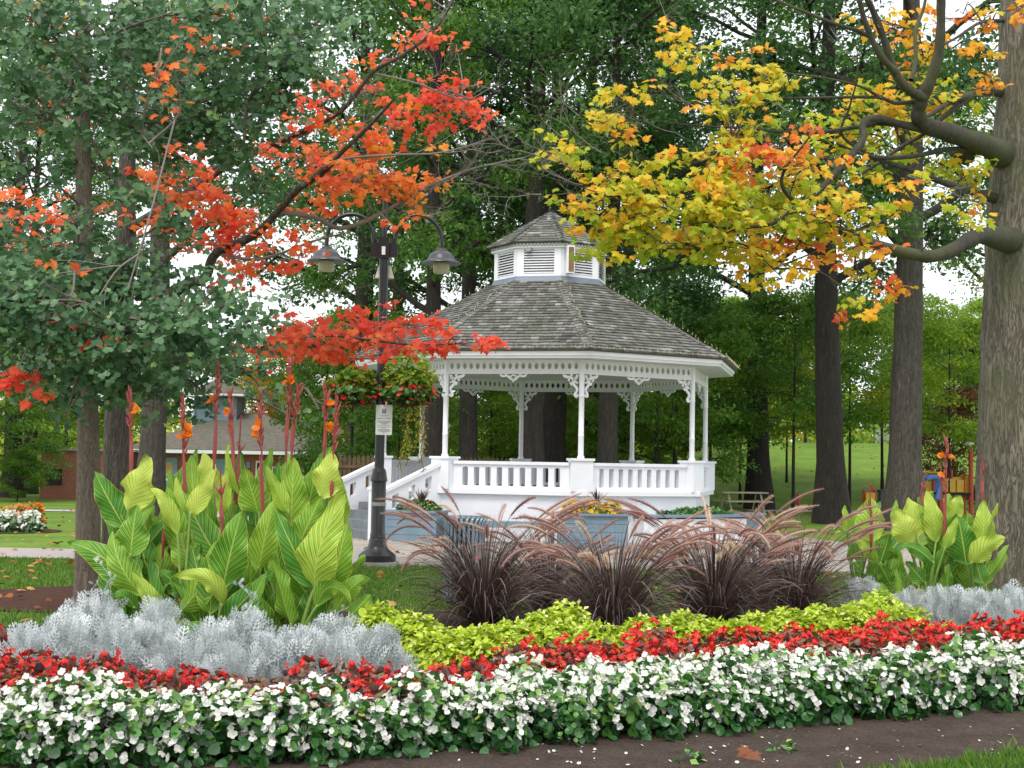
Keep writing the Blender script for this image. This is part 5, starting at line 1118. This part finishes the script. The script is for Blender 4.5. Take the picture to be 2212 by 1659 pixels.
WP = [plant_proto('white_begonia', WL, 'begonia', GW, 100+i, .185, .25+.02*i, 190, .056, L_BEG, 36+i*4, .033, PET_W) for i in range(5)]
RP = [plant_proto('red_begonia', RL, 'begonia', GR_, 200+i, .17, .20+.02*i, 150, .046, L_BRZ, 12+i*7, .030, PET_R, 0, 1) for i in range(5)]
def front_Y(px): return np.interp(px, [-200, 0, 600, 1000, 1200, 1500, 1800, 2212, 2500], [7.2, 7.2, 7.35, 7.75, 8.0, 8.4, 8.85, 9.6, 10.0])
def whiteb_Y(px): return np.interp(px, [-200, 0, 130, 300, 600, 850, 950, 1050, 1200, 1500, 1800, 2212, 2500], [7.8, 7.85, 8.1, 7.9, 7.9, 8.0, 8.15, 8.6, 9.0, 9.5, 10.0, 10.7, 11.0])
def redb_Y(px): return np.interp(px, [-200, 0, 60, 300, 600, 900, 1000, 1200, 1500, 1800, 2212, 2500], [10.4, 10.1, 9.7, 9.2, 9.15, 9.3, 9.6, 10.2, 11.0, 11.6, 12.3, 12.6])
def fill(protos, near, far, sp, seed, zr, off0, off1, s0=.85, s1=1.2, tilt=False):
    rs = np.random.RandomState(seed); k = 0
    for iy, Y in enumerate(np.arange(7.0, 14, sp*.87)):
        for X in np.arange(-6, 7, sp):
            x = X+(sp/2 if iy % 2 else 0)+rs.uniform(-.05, .05); y = Y+rs.uniform(-.05, .05)
            px = 1106+x*F/y
            if px < -90 or px > 2300: continue
            if not (near(px)+off0 < y < far(px)-off1+.0): continue
            pr = protos[rs.randint(len(protos))] if not tilt else protos[int(np.clip(rs.normal(np.interp(px, [0, 500, 1000, 1500], [2, .8, 2.2, 3.6]), .8), 0, 4))]; s = rs.uniform(s0, s1)
            if k < len(protos): pr = protos[k]; pr.location = (x, y, 0); pr.rotation_euler = (0, 0, 0); pr.scale = (s, s, s)
            else: dup(pr, (x, y, 0), rs.choice([0, .35, -.35, .7, -.7, 1.0]), (s, s, s*rs.uniform(.9, 1.15)))
            k += 1
    return k
kw_ = fill(WP, front_Y, whiteb_Y, .235, 61, 0, .10, .0)
kr_ = fill(RP, whiteb_Y, redb_Y, .21, 62, 0, .06, .0, tilt=True)
print('begonias', kw_, kr_)
# scattered petals and weeds on the soil
n = 130; xy = np.array([G(x, y)[:2] for x, y in zip(R_.uniform(900, 2212, n), R_.uniform(1575, 1659, n))])
o = scatter(T_FLW5[0], T_FLW5[1], np.column_stack([xy, np.full(n, .014)]), rand_rot(n, (0, 0, 1), .3), .018*R_.uniform(.5, 1.3, n), R_.rand(n), 'fallen_petals', PET_W); tag(o, kind='stuff')
for px, py, lb_ in ((1695, 1625, 'small green weed on the bare soil left of the grass corner'), (1975, 1555, 'tiny weed sprouting at the foot of the white begonias'), (1490, 1650, 'low weed rosette at the bottom edge of the soil')):
    g = G(px, py); t = thing('weed', lb_, 'weed', (g[0], g[1], 0)); mound('leaves', (g[0], g[1], .01), .06, .06, .05, 26, .06, L_BEG, t, T_DIA, seed=px)
g = G(1615, 1640); t = thing('fallen_leaf', 'curled brown dead leaf lying on the bare soil', 'leaf', (g[0], g[1], 0)); scatter(T_MAP[0], T_MAP[1], np.array([[g[0], g[1], .03], [g[0]+.02, g[1]+.01, .045]]), rand_rot(2, (0, -.5, 1), .3), .11, np.array([.0, .08]), 'blade', FALLEN, t)
# ------------------------------------------------------------------ dusty miller
def frond():
    V, Fs = [], []
    def q(a, b_, w):
        a = np.array(a); b_ = np.array(b_); d = b_-a; s = np.array([-d[1], d[0], 0]); s = s/np.linalg.norm(s)*w; i = len(V); V.extend([a-s*.6, a+s*.6, b_+s*.45, b_-s*.45]); Fs.append((i, i+1, i+2, i+3))
    q((0, 0, 0), (0, .55, .03), .028); q((0, .55, .03), (0, 1., -.06), .034)
    for k, y in enumerate((.22, .38, .54, .70, .84)):
        l = (.20, .27, .27, .22, .14)[k]
        for s in (-1, 1):
            q((0, y, .02), (s*l, y+l*.75, .05), .026); q((s*l*.55, y+l*.40, .04), (s*l*.6, y+l*1.0, .07), .022); q((s*l*.6, y+l*.42, .04), (s*l*1.1, y+l*.45, .06), .02)
    return np.array(V, float), Fs
T_FRO = frond()
def dusty(px, Y, r, h, label, seed, spire=0):
    g = P(px, 1000, Y); Y += .05 if px < 1000 else -.3; r *= .84; h *= 1.0; g = P(px, 1000, Y); t = thing('dusty_miller', label, 'dusty miller', (g[0], Y, 0), group='silver dusty millers edging the cannas'); rs = np.random.RandomState(seed)
    n = int(240*(r/.3)); u = rs.uniform(0, 2*pi, n); ct = rs.uniform(.0, 1, n); st = np.sqrt(1-ct**2*.75)*rs.uniform(.35, 1, n)
    d = np.stack([np.cos(u)*st, np.sin(u)*st, ct], -1); p = d*[r, r, h*.85]+[g[0], Y, .01]
    tp = d*[.8, .8, 1]+rs.randn(n, 3)*.35+[0, 0, .95]; N = np.cross(tp, rs.randn(n, 3))+[0, -.6, .3]
    scatter(T_FRO[0], T_FRO[1], p, frames(N, tip=tp), .165*rs.uniform(.6, 1.25, n), np.clip(.5+rs.randn(n)*.3, 0, 1), 'foliage', L_SILV, t)
    if spire:
        tb = Tubes(); qs, ts = [], []
        for k in range(spire):
            x0 = g[0]+rs.uniform(-.06, .06); hh = h*rs.uniform(1.2, 1.75); path = np.array([(x0+rs.uniform(-.02, .02)*j, Y+.01*j, h*.5+(hh-h*.5)*j/5) for j in range(6)]); tb.add(path, np.linspace(.008, .004, 6), 5)
            for j in range(22): a = rs.randint(1, 6); qs.append(path[a]+rs.randn(3)*.01); ts.append([rs.randn()*.6, rs.randn()*.6, .6])
        tb.build('flower_stalk', L_SILV, t); qs = np.array(qs); ts = np.array(ts)
        scatter(T_FRO[0], T_FRO[1], qs, frames(np.cross(ts, rs.randn(len(qs), 3)), tip=ts), .05*rs.uniform(.5, 1.1, len(qs)), rs.uniform(.5, 1, len(qs)), 'stalk_leaves', L_SILV, t)
ORD = ['first', 'second', 'third', 'fourth', 'fifth', 'sixth', 'seventh', 'eighth', 'ninth', 'tenth', 'eleventh', 'twelfth', 'thirteenth', 'fourteenth', 'fifteenth']
for i, (px, Y, r, h, sp_) in enumerate([(75, 9.9, .22, .34, 0), (150, 10.2, .24, .40, 0), (215, 10.7, .28, .50, 3), (270, 10.1, .24, .38, 0), (345, 10.3, .22, .30, 0), (415, 9.8, .24, .28, 0), (480, 10.2, .25, .34, 0), (548, 10.3, .23, .42, 3), (610, 9.9, .22, .30, 1), (665, 10.0, .22, .32, 0), (725, 10.4, .24, .38, 1), (775, 9.9, .25, .34, 0), (835, 10.0, .24, .33, 0), (350, 11.2, .2, .40, 0), (520, 9.6, .2, .24, 0)]):
    dusty(px, Y, r, h, f'silver dusty miller, {ORD[i]} from the left below the big canna clump' if i < 13 else ('silver dusty miller standing back between the canna stems' if i == 13 else 'small low silver dusty miller touching the red begonias'), 300+i, sp_)
for i, (px, Y, r, h) in enumerate([(1865, 15.2, .24, .36), (1975, 14.4, .26, .33), (2045, 14.2, .28, .38), (2110, 14.0, .28, .36), (2175, 13.9, .3, .42), (2225, 14.2, .3, .46)]):
    dusty(px, Y, r, h, f'silver dusty miller, {ORD[i]} from the left below the smaller right canna clump', 330+i)
# ------------------------------------------------------------------ lime coleus
def coleus(px, Y, r, h, label, seed):
    Y -= np.interp(px, [800, 1400, 1560, 1800, 1850], [.45, .45, .7, .8, 1.15])
    g = P(px, 1000, Y); t = thing('coleus', label, 'coleus', (g[0], Y, 0), group='lime coleus mounds in front of the purple grasses')
    mound('foliage', (g[0], Y, 0), r, r*.9, h, 1150, .062, L_LIME, t, T_DIA, spread=.6, seed=seed, lo=.1, hi=1)
    mound('foliage', (g[0], Y, 0), r*.94, r*.85, h*.93, 260, .07, L_LIME, t, T_RND, spread=.5, seed=seed+1, lo=0, hi=.7)
for i, (px, Y, r, h) in enumerate([(822, 12.5, .27, .36), (895, 12.0, .28, .34), (965, 11.4, .3, .30), (1040, 11.3, .3, .32), (1105, 11.5, .3, .34), (1170, 11.8, .3, .38), (1225, 12.1, .28, .44), (1290, 11.7, .28, .33), (1400, 12.5, .3, .30), (1480, 12.8, .28, .32), (1560, 12.9, .3, .27), (1630, 13.1, .28, .30), (1700, 13.2, .28, .34), (1770, 13.4, .3, .36)]):
    coleus(px, Y, r, h, f'lime green coleus mound, {ORD[i]} from the left in the row', 400+i*3)
for i, (px, Y, r, h) in enumerate([(1850, 13.9, .3, .36), (1900, 14.3, .3, .44), (1955, 13.7, .3, .36), (2050, 13.5, .22, .24)]):
    coleus(px, Y, r, h, f'lime green coleus mound, {ORD[i]} from the left below the right canna clump', 460+i*3)
# ------------------------------------------------------------------ purple fountain grass
def ribbon(pts, w, side):
    """flat tapering blade along pts (n,3)"""
    n = len(pts); k = np.linspace(0, 1, n); ww = w*np.sin(pi*np.clip(.15+.85*k, 0, 1))**.6; ww[-1] = w*.04
    return np.stack([pts-side*ww[:, None], pts+side*ww[:, None]], 1).reshape(-1, 3)
def fountain(px, Y, label, seed, nb=620, npl=46, H=.92, spread=1.0, tall=1.0):
    g = P(px, 1000, Y); c = np.array([g[0], Y, 0]); t = thing('fountain_grass', label, 'ornamental grass', c, group='purple fountain grasses across the middle of the bed')
    rs = np.random.RandomState(seed); V, Fs, rn = [], [], []; n0 = 0; S = 9
    def arc(base, az, e0, L, drop, m, pw_=1):
        d = np.array([cos(az)*cos(e0), sin(az)*cos(e0), sin(e0)]); p = [base]; 
        for i in range(m-1):
            d = d+np.array([cos(az)*.02*pw_, sin(az)*.02*pw_, -drop*((i/m)**pw_)*(1+.9*(pw_-1))])+rs.randn(3)*.012; d /= np.linalg.norm(d); p.append(p[-1]+d*L/(m-1))
        p = np.array(p); p[:, 2] = np.maximum(p[:, 2], .02); return p
    for i in range(nb):
        az = rs.uniform(0, 2*pi); e0 = rs.uniform(.9, 1.5) if rs.rand() < .72 else rs.uniform(.45, 1.0); L = H*rs.uniform(.55, 1.5)
        p = arc(c+[cos(az)*.10*rs.rand(), sin(az)*.10*rs.rand(), 0], az, e0, L, rs.uniform(.15, .62)*spread, S)
        side = np.cross([cos(az), sin(az), .3], [0, 0, 1.])+rs.randn(3)*.5; side /= np.linalg.norm(side)
        v = ribbon(p, rs.uniform(.0035, .0078), side); V.append(v)
        Fs.append(np.array([(2*j, 2*j+1, 2*j+3, 2*j+2) for j in range(S-1)])+n0); n0 += len(v); rn.append(np.full(S-1, np.clip(rs.rand()*.92+(.08 if rs.rand() < .04 else 0)+(.06 if rs.rand() < .05 else 0), 0, 1)))
    mesh_obj('blades', np.concatenate(V), [np.concatenate(Fs)], BLADE, t, rnd=np.concatenate(rn))
    tb = Tubes(); BV, BF, BR = [], [], []; n0 = 0
    for i in range(npl):
        az = rs.uniform(0, 2*pi); e0 = rs.uniform(1.38, 1.57); L = tall*rs.uniform(1.0, 1.72)
        p = arc(c+[cos(az)*.08*rs.rand(), sin(az)*.08*rs.rand(), 0], az, e0, L, rs.uniform(.01, .085)*(2.6 if rs.rand() < .15 else 1), 22, 3)
        tb.add(p[:17], np.linspace(.0035, .002, 17), 4)
        q = smooth_path(p[15:], 8); m = len(q); k = np.linspace(0, 1, m); T = np.gradient(q, axis=0); T /= np.linalg.norm(T, axis=1)[:, None]
        core = .011*np.sin(pi*np.clip(.08+.9*k, 0, 1))**.5; v, f = tube_geo(q, core, 6); hue = rs.uniform(.1, .75) if rs.rand() < .8 else rs.uniform(.8, 1)
        BV.append(v); BF.append(np.column_stack([f])+n0); BR.append(np.full(len(f), hue*.8)); n0 += len(v)
        nbz = 260; idx = rs.randint(0, m-1, nbz); fr_ = rs.rand(nbz); b0 = q[idx]+(q[idx+1]-q[idx])*fr_[:, None]
        rd = rs.randn(nbz, 3); rd -= T[idx]*np.sum(rd*T[idx], 1)[:, None]; rd /= np.linalg.norm(rd, axis=1)[:, None]
        ln = (.040*np.sin(pi*np.clip(.12+.8*k[idx], 0, 1))**.6)[:, None]; e = b0+rd*ln*.8+T[idx]*ln*.9; sd = np.cross(rd, T[idx])*.0013
        v = np.stack([b0-sd, b0+sd, e+sd*.3, e-sd*.3], 1).reshape(-1, 3); BV.append(v); BF.append(np.arange(nbz*4).reshape(-1, 4)+n0); BR.append(np.clip(hue+rs.randn(nbz)*.12, 0, 1)); n0 += nbz*4
    tb.build('culms', BLADE, t)
    mesh_obj('plumes', np.concatenate(BV), [np.concatenate(BF)], PLUME, t, rnd=np.concatenate(BR))
fountain(1050, 14.0, 'purple fountain grass clump in front of the blue-grey litter bin', 1, 850, 46, .86, 1.1, 1.10)
fountain(1330, 13.0, 'widest purple fountain grass clump, below the yellow flowers of the planter', 2, 1050, 62, .86, 1.2, 1.0)
fountain(1545, 14.0, 'tall purple fountain grass clump in front of the raised white bed', 3, 850, 62, .86, 1.1, 1.10)
fountain(1722, 15.0, 'purple fountain grass clump beside the right canna clump', 4, 750, 52, .82, 1.15, 1.04)
fountain(1195, 14.8, 'purple fountain grass set back between the two clumps nearest the bin', 5, 650, 26, .84, 1.1, .92)
fountain(1640, 15.8, 'purple fountain grass set back between the two clumps nearest the right cannas', 6, 450, 22, .82, 1.1, .92)
# ------------------------------------------------------------------ cannas
def canna_leaf(base, tip, w, mid=None, yaw=0., fold=.25, rs=R_, bow=.0, ncx=9, nt=16):
    base, tip = np.array(base), np.array(tip)
    m = (base+tip)/2 if mid is None else np.array(mid)
    k = np.linspace(0, 1, nt)[:, None]; ctl = 2*m-(base+tip)/2
    ax = base*(1-k)**2+ctl*2*k*(1-k)+tip*k*k
    L = np.linalg.norm(tip-base); view = np.array([0, 1., 0]); ax = ax+np.array([0, -1., 0])*np.sin(pi*k)*L*bow
    T = np.gradient(ax, axis=0); T /= np.linalg.norm(T, axis=1)[:, None]
    S = np.cross(T, view); S /= np.linalg.norm(S, axis=1)[:, None]+1e-9; Nn = np.cross(S, T)
    S2 = S*cos(yaw)+Nn*sin(yaw); N2 = -S*sin(yaw)+Nn*cos(yaw)
    kk = k[:, 0]; prof = np.sin(pi*np.clip(kk, 0, 1)**.82)**.72; prof = np.minimum(prof, 1.25*(1-kk)**.62+.0); prof[0] = .03; prof[-1] = .0
    u = np.linspace(-1, 1, ncx); ph = rs.uniform(0, 6, 2); V = []
    for i in range(nt):
        hw = w*.5*prof[i]
        for uu in u:
            wav = .034*w*abs(uu)**2*(sin(kk[i]*11+ph[0 if uu < 0 else 1])+.5*sin(kk[i]*23+ph[1 if uu < 0 else 0]*2))
            f = fold*(abs(uu)**1.1)*hw-.10*hw*abs(uu)**3
            V.append(ax[i]+S2[i]*uu*hw*.97-N2[i]*(-f+wav*3.0))
    UV = [(uu, kk[i]) for i in range(nt) for uu in u]
    Fs = np.array([(i*ncx+j, i*ncx+j+1, (i+1)*ncx+j+1, (i+1)*ncx+j) for i in range(nt-1) for j in range(ncx-1)])
    return np.array(V), Fs, np.array(UV)
def canna_group(title, plants, leaves, conv, wk, D0, spikes, fillers, seed, ord_label):
    rs = np.random.RandomState(seed); PL = []
    for i, (px, Y) in enumerate(plants):
        g = P(px, 1000, Y); t = thing('canna', ord_label(i), 'canna', (g[0], Y, 0), group=title); PL.append((t, np.array([g[0], Y, 0.]), Tubes()))
    def attach(bp):
        j = int(np.argmin([abs(bp[0]-p[1][0])+.4*abs(bp[1]-p[1][1]) for p in PL])); return PL[j]
    def put(bp, tp, w, shade, mid=None, yaw=0., fold=.25, bow=0.):
        t, c, tb = attach(bp); V, Fs, UV = canna_leaf(bp, tp, w, mid, yaw, fold, rs, bow)
        mesh_obj('leaf', V, [Fs], CANNA, t, rnd=np.full(len(Fs), shade), uv=UV, smooth=True)
        s = c+[rs.uniform(-.03, .03), rs.uniform(-.03, .03), 0]
        low = np.array([c[0]*.6+bp[0]*.4, c[1]*.6+bp[1]*.4, bp[2]*.55]); pth = smooth_path([s, low, np.array(bp), np.array(bp)+(np.array(tp)-np.array(bp))*.03], 5)
        tb.add(pth, np.linspace(.017, .009, len(pth)), 7)
    for L_ in leaves:
        bx_, by_, tx_, ty_, w, sh, d = L_[:7]; Y = D0+d*1.1; Yb = Y+.02
        bp = P(*conv(bx_, by_), Yb); tp = P(*conv(tx_, ty_), Y+rs.uniform(-.12, .05)); mid = P(*conv(L_[7], L_[8]), Y-.05) if len(L_) > 7 else None
        if bp[2] < .08: bp[2] = .08
        put(bp, tp, w*1.18*wk*Y/3000, sh, mid, rs.uniform(-.35, .35), rs.uniform(.15, .4), rs.uniform(.0, .1))
    for (x0, x1, y0, y1, n, Ya, Yb_) in fillers:
        for i in range(n):
            px, py, Y = rs.uniform(x0, x1), rs.uniform(y0, y1), rs.uniform(Ya, Yb_); bp = P(px, py, Y); bp[2] = max(bp[2], .06); a = rs.uniform(-.75, .75); L = rs.uniform(.45, .72)
            tp = bp+np.array([sin(a)*L, rs.uniform(-.3, .2)*L, cos(a)*L]); put(bp, tp, L*rs.uniform(.36, .50), rs.uniform(.0, .40), None, rs.uniform(-.9, .9), rs.uniform(.2, .5), rs.uniform(0, .15))
    for i, (tx_, ty_, bx_, by_, Y, bloom) in enumerate(spikes):
        A = P(bx_, by_, Y); B = P(tx_, ty_, Y); t, c, tb = attach(A)
        st = smooth_path([c+[0, .05, .1], (c+[0, 0, .1])*.4+A*.6+[0, 0, -.1], A, (A+B)/2+rs.randn(3)*.008, B], 6)
        stem_t, stem_f = tube_geo(st, np.linspace(.015, .006, len(st)), 7); so = mesh_obj('flower_spike', stem_t, [stem_f], CSTEM, t, rnd=np.clip((np.arange(len(stem_f))//7 < len(st)*.42)*.85+.08*rs.rand(len(stem_f)), 0, 1), smooth=True)
        m = MB(); Ls = np.linalg.norm(B-A); up = (B-A)/Ls
        def bud(p, d, l, r, hue):
            pp = [p, p+d*l*.3, p+d*l*.7, p+d*l]; m.tube(pp, [r*.5, r, r*.7, r*.1], 6, hue)
        bud(A+up*Ls*.02, up+rs.randn(3)*.03, Ls*.5, .021, .25)
        for k in range(24 if bloom >= 0 else 4):
            f = .52+.48*k/24+rs.uniform(-.02, .02); p = A+(B-A)*min(f, .99); a = rs.uniform(0, 2*pi); d = up+np.array([cos(a), sin(a), 0])*rs.uniform(.25, .85)*(1.1-f*.5); d /= np.linalg.norm(d); bud(p, d, rs.uniform(.06, .13), .012, rs.uniform(0, .5))
        m.build('buds', CSTEM, so)
        for k in range(bloom):
            f = rs.uniform(.62, .92); p = A+(B-A)*f; a = rs.uniform(pi*.9, pi*2.1); off = np.array([cos(a)*.02, sin(a)*.02, .0])
            n = 4; dirs = np.array([[cos(a)+rs.randn()*.5, sin(a)*.5+rs.randn()*.4, .5+rs.randn()*.4] for _ in range(n)])
            tv = np.array([(0, 0, 0), (-.32, .35, .05), (-.36, .75, .0), (0, 1, -.12), (.36, .75, .0), (.32, .35, .05), (0, .5, -.08)]); tf = [(0, 6, 1), (1, 6, 2), (2, 6, 3), (3, 6, 4), (4, 6, 5), (5, 6, 0)]
            scatter(tv, tf, np.repeat((p+off)[None], n, 0), frames(np.cross(dirs, rs.randn(n, 3))+[0, -1, .3], tip=dirs), rs.uniform(.055, .09, n), rs.rand(n), 'blossom', PET_O, so)
    for t, c, tb in PL:
        if tb.V: tb.build('stem', CSTEM_G, t)
CSTEM_G = plain('green_stem', (.22, .34, .07), .5, .2, 6, .05)
c8 = lambda x, y: (224+.27*x, 960+.27*y)
LEFT = [(1690, 1150, 1935, 375, 330, .62, 0, 1745, 800), (955, 1140, 1105, 535, 290, .25, .0), (1235, 1010, 1365, 440, 215, .5, .15), (1680, 1140, 1375, 525, 215, .08, .1), (215, 900, 265, 485, 255, .3, .1), (195, 530, 368, 100, 275, .85, .3), (165, 660, -75, 215, 235, .12, .35), (945, 1290, 545, 1060, 150, .75, .0, 830, 1070), (950, 1430, 1350, 1010, 190, .08, .0, 1110, 1260), (480, 1380, 225, 1010, 130, .6, .0, 350, 1180), (300, 1200, 70, 690, 225, .4, .15, 140, 960),
        (290, 1190, -285, 790, 230, .25, .2, -10, 900), (690, 1010, 600, 640, 215, .45, .3), (690, 570, 890, 195, 160, .82, .3), (780, 1010, 700, 80, 240, .5, .7), (900, 430, 790, 60, 200, .88, .85), (945, 570, 985, 190, 130, .7, .6), (1245, 570, 1125, 185, 250, .45, .5), (1090, 420, 1005, -20, 75, .6, .6, 1000, 200), (1500, 710, 1520, 105, 250, .5, .65), (1480, 560, 1300, 170, 115, .6, .5), (1750, 430, 1825, 50, 240, .85, .55), (1620, 610, 1700, 190, 210, .3, .8), (1560, 810, 1740, 410, 225, .4, .5), (1830, 1140, 1955, 620, 230, .4, .3),
        (1700, 1300, 1985, 1270, 150, .35, .0, 1820, 1140), (1850, 1330, 2130, 1085, 150, .4, .1, 2000, 1130), (1960, 1380, 2140, 1200, 130, .3, .1), (1620, 1560, 1720, 1090, 270, .12, .15), (250, 1310, 65, 1235, 120, .15, .0, 170, 1215), (620, 1520, 500, 1370, 150, .7, .0), (640, 1500, 690, 1440, 110, .6, .0), (880, 1560, 590, 1480, 150, .12, .0, 740, 1480), (640, 650, 580, 250, 95, .7, .4), (560, 770, 510, 380, 190, .3, .8), (590, 720, 375, 350, 120, .72, .2, 500, 470), (700, 1210, 440, 1000, 165, .12, .3), (860, 1010, 830, 370, 190, .3, .7), (1440, 1160, 1350, 640, 225, .25, .4), (1320, 910, 1395, 145, 150, .15, .9), (430, 900, 480, 520, 180, .35, .8), (1060, 1100, 1000, 600, 170, .3, .6), (520, 1200, 450, 780, 190, .5, .5), (1180, 1300, 1160, 860, 190, .1, .5), (1330, 1420, 1480, 1090, 170, .2, .4), (60, 1250, 40, 800, 200, .1, .5), (1890, 700, 1890, 250, 160, .5, .8)]
SPK = [(281, 845, 283, 1015, 12.6, 1), (395, 868, 400, 1100, 12.5, 3), (471, 788, 462, 1010, 12.7, 1), (497, 852, 508, 1060, 12.6, 1), (521, 895, 512, 1070, 12.7, -1), (563, 848, 569, 1125, 12.3, 2), (630, 782, 618, 975, 12.8, 2), (645, 836, 630, 985, 12.8, 0), (704, 845, 700, 985, 12.6, 1), (727, 873, 715, 1090, 12.5, 2), (476, 1010, 480, 1140, 12.1, -1), (360, 1050, 352, 1190, 12.3, -1)]
canna_group('yellow striped cannas in the big left clump', [(285, 12.3), (345, 12.6), (405, 12.2), (470, 12.7), (480, 12.0), (560, 12.5), (620, 12.9), (655, 12.0), (705, 12.6)], LEFT, c8, .27, 11.9, SPK, [(270, 720, 1180, 1370, 46, 12.3, 13.2), (260, 700, 1300, 1400, 22, 11.9, 12.5), (300, 700, 1080, 1250, 16, 12.8, 13.4)], 5, lambda i: f'yellow striped canna, {ORD[i]} from the left in the big clump before the brick building')
c9 = lambda x, y: (1824+.1753*x, 928+.1753*y)
RIGHT = [(325, 1380, 320, 810, 370, .6, 0), (785, 1420, 625, 970, 330, .82, 0, 730, 1200), (900, 1310, 790, 830, 310, .8, .4), (1130, 1380, 1015, 740, 240, .7, .3), (1300, 1110, 1430, 810, 220, .7, .3), (1690, 1410, 1710, 870, 255, .65, .1), (1500, 1660, 1400, 1060, 380, .12, .1), (1560, 1660, 1990, 1330, 270, .75, .0, 1750, 1440), (1230, 1480, 1390, 1060, 135, .6, .0), (1100, 1650, 700, 1430, 180, .12, .0, 900, 1480), (440, 1660, 560, 1280, 290, .2, .1), (380, 1650, 80, 1330, 155, .6, .1, 260, 1440), (1250, 1000, 1290, 780, 140, .5, .6), (1825, 1090, 1890, 900, 55, .7, .0), (600, 1160, 640, 860, 95, .4, .3), (30, 1260, 0, 930, 125, .55, .3), (930, 970, 1100, 770, 180, .3, .8), (70, 1640, 100, 1380, 110, .25, .2), (560, 1900, 420, 1640, 200, .2, .1), (1000, 1900, 760, 1620, 200, .15, .1), (1250, 2050, 1290, 1650, 170, .25, .1), (1700, 1900, 1600, 1560, 220, .15, .1), (150, 2150, 560, 2060, 190, .35, 0, 380, 1960), (700, 2100, 640, 1700, 90, .4, 0), (1480, 1350, 1520, 1000, 220, .35, .6), (1780, 1500, 1850, 1240, 150, .3, .3), (1100, 1560, 1180, 1180, 190, .4, .5)]
canna_group('yellow striped cannas in the right clump', [(1850, 15.6), (1900, 15.3), (1955, 15.6), (2005, 15.2), (2045, 15.6), (2105, 15.3), (2135, 15.7)], RIGHT, c9, .1753, 15.0, [(2045, 952, 2040, 1180, 15.3, 3), (2032, 995, 2036, 1110, 15.5, -1), (2124, 978, 2122, 1080, 15.4, -1), (1879, 1037, 1882, 1180, 15.0, -1), (2000, 1016, 1988, 1110, 15.6, -1)], [(1850, 2140, 1180, 1290, 30, 15.3, 16.0)], 6, lambda i: f'yellow striped canna, {ORD[i]} from the left in the clump before the big maple trunk')
# ------------------------------------------------------------------ distant flower bed on the left
wb = plant_proto('white_begonia', 'one of the white flowering mounds in the small round bed on the left lawn', 'begonia', 'white mounds in the far left bed', 501, .26, .36, 260, .06, L_BEG, 60, .06, PET_W)
wb.location = (bedc[0]+.45, bedc[1]+.25, 0)
for dx, dy in ((.05, .05), (-.35, .0), (-.75, .1), (-.2, .45), (.3, .6), (-.6, .5), (-1.1, .2)): dup(wb, (bedc[0]+dx, bedc[1]+dy, 0), dx*9, 1.0)
for i, (dx, dy, m_, nm) in enumerate(((-.1, 1.0, PET_O, 'orange'), (.25, 1.1, PET_O, 'orange'), (-.45, .85, PET_Y, 'yellow'))):
    q = plant_proto('bedding_flower', f'{nm} flowers at the back of the small round bed, {("middle", "right", "left")[i]} one', 'flowers', None, 520+i, .26, .50, 160, .06, L_BEG, 46, .065, m_); q.location = (bedc[0]+dx, bedc[1]+dy, 0)
# ------------------------------------------------------------------ fallen leaves
def litter(n, x0, x1, y0, y1, zb, size, lab, avoid=()):
    rs = np.random.RandomState(n); x = rs.uniform(x0, x1, n); y = rs.uniform(y0, y1, n); keep = np.abs(x) < y*.42+1
    for a in avoid: keep &= ~inpoly(x, y, a)
    x, y = x[keep], y[keep]; m = len(x)
    o = scatter(T_MAP[0], T_MAP[1], np.stack([x, y, terr(x, y)+zb], -1), rand_rot(m, (0, -.15, 1), .28, 0, rs), size*rs.uniform(.6, 1.2, m), rs.rand(m), 'fallen_leaves', FALLEN); tag(o, lab, 'fallen leaves', kind='stuff')
litter(420, -8, 8, 13, 21.8, .045, .11, 'autumn leaves lying on the near lawn', [soilp])
litter(900, -12, 12, 21.5, 38, .022, .10, 'autumn leaves scattered over the paving and path')
litter(1600, 2, 34, 38, 90, .05, .13, 'leaves scattered over the grass slope on the right')
litter(500, -32, -3, 20, 46, .05, .13, 'leaves scattered over the far left lawn')
# ------------------------------------------------------------------ light, sky, camera
w = bpy.data.worlds.new('World'); SC.world = w; w.use_nodes = True; nt = w.node_tree
bg = nt.nodes['Background']; sk = nt.nodes.new('ShaderNodeTexSky'); sk.sky_type = 'NISHITA'; sk.sun_disc = False
SUN_EL, SUN_AZ = radians(58), radians(200)
sk.sun_elevation = SUN_EL; sk.sun_rotation = SUN_AZ; sk.air_density = 1.0; sk.dust_density = 4.0
mx = nt.nodes.new('ShaderNodeMixRGB'); mx.inputs[0].default_value = .78; mx.inputs[2].default_value = (11.0, 11.3, 11.8, 1)
nt.links.new(sk.outputs[0], mx.inputs[1]); nt.links.new(mx.outputs[0], bg.inputs[0]); bg.inputs[1].default_value = .11
L = bpy.data.lights.new('sun', 'SUN'); L.energy = 1.3; L.angle = radians(20); L.color = (1, .96, .9)
so = link('sun', L); d = Vector((sin(SUN_AZ)*cos(SUN_EL), cos(SUN_AZ)*cos(SUN_EL), sin(SUN_EL)))
so.rotation_euler = d.to_track_quat('Z', 'Y').to_euler()
cd = bpy.data.cameras.new('camera'); cam = link('camera', cd); SC.camera = cam
cd.sensor_width = 36; cd.lens = 36*F/2212; cd.clip_end = 1000
cam.matrix_world = Matrix.Translation((0, 0, EYE)) @ Matrix.Rotation(pi/2+PITCH, 4, 'X') @ Matrix.Rotation(ROLL, 4, 'Z')
SC.view_settings.view_transform = 'Standard'; SC.view_settings.look = 'None'; SC.view_settings.exposure = 0.55
SC.cycles.max_bounces = 8; SC.cycles.transmission_bounces = 6; SC.cycles.diffuse_bounces = 4
SC.cycles.use_denoising = True
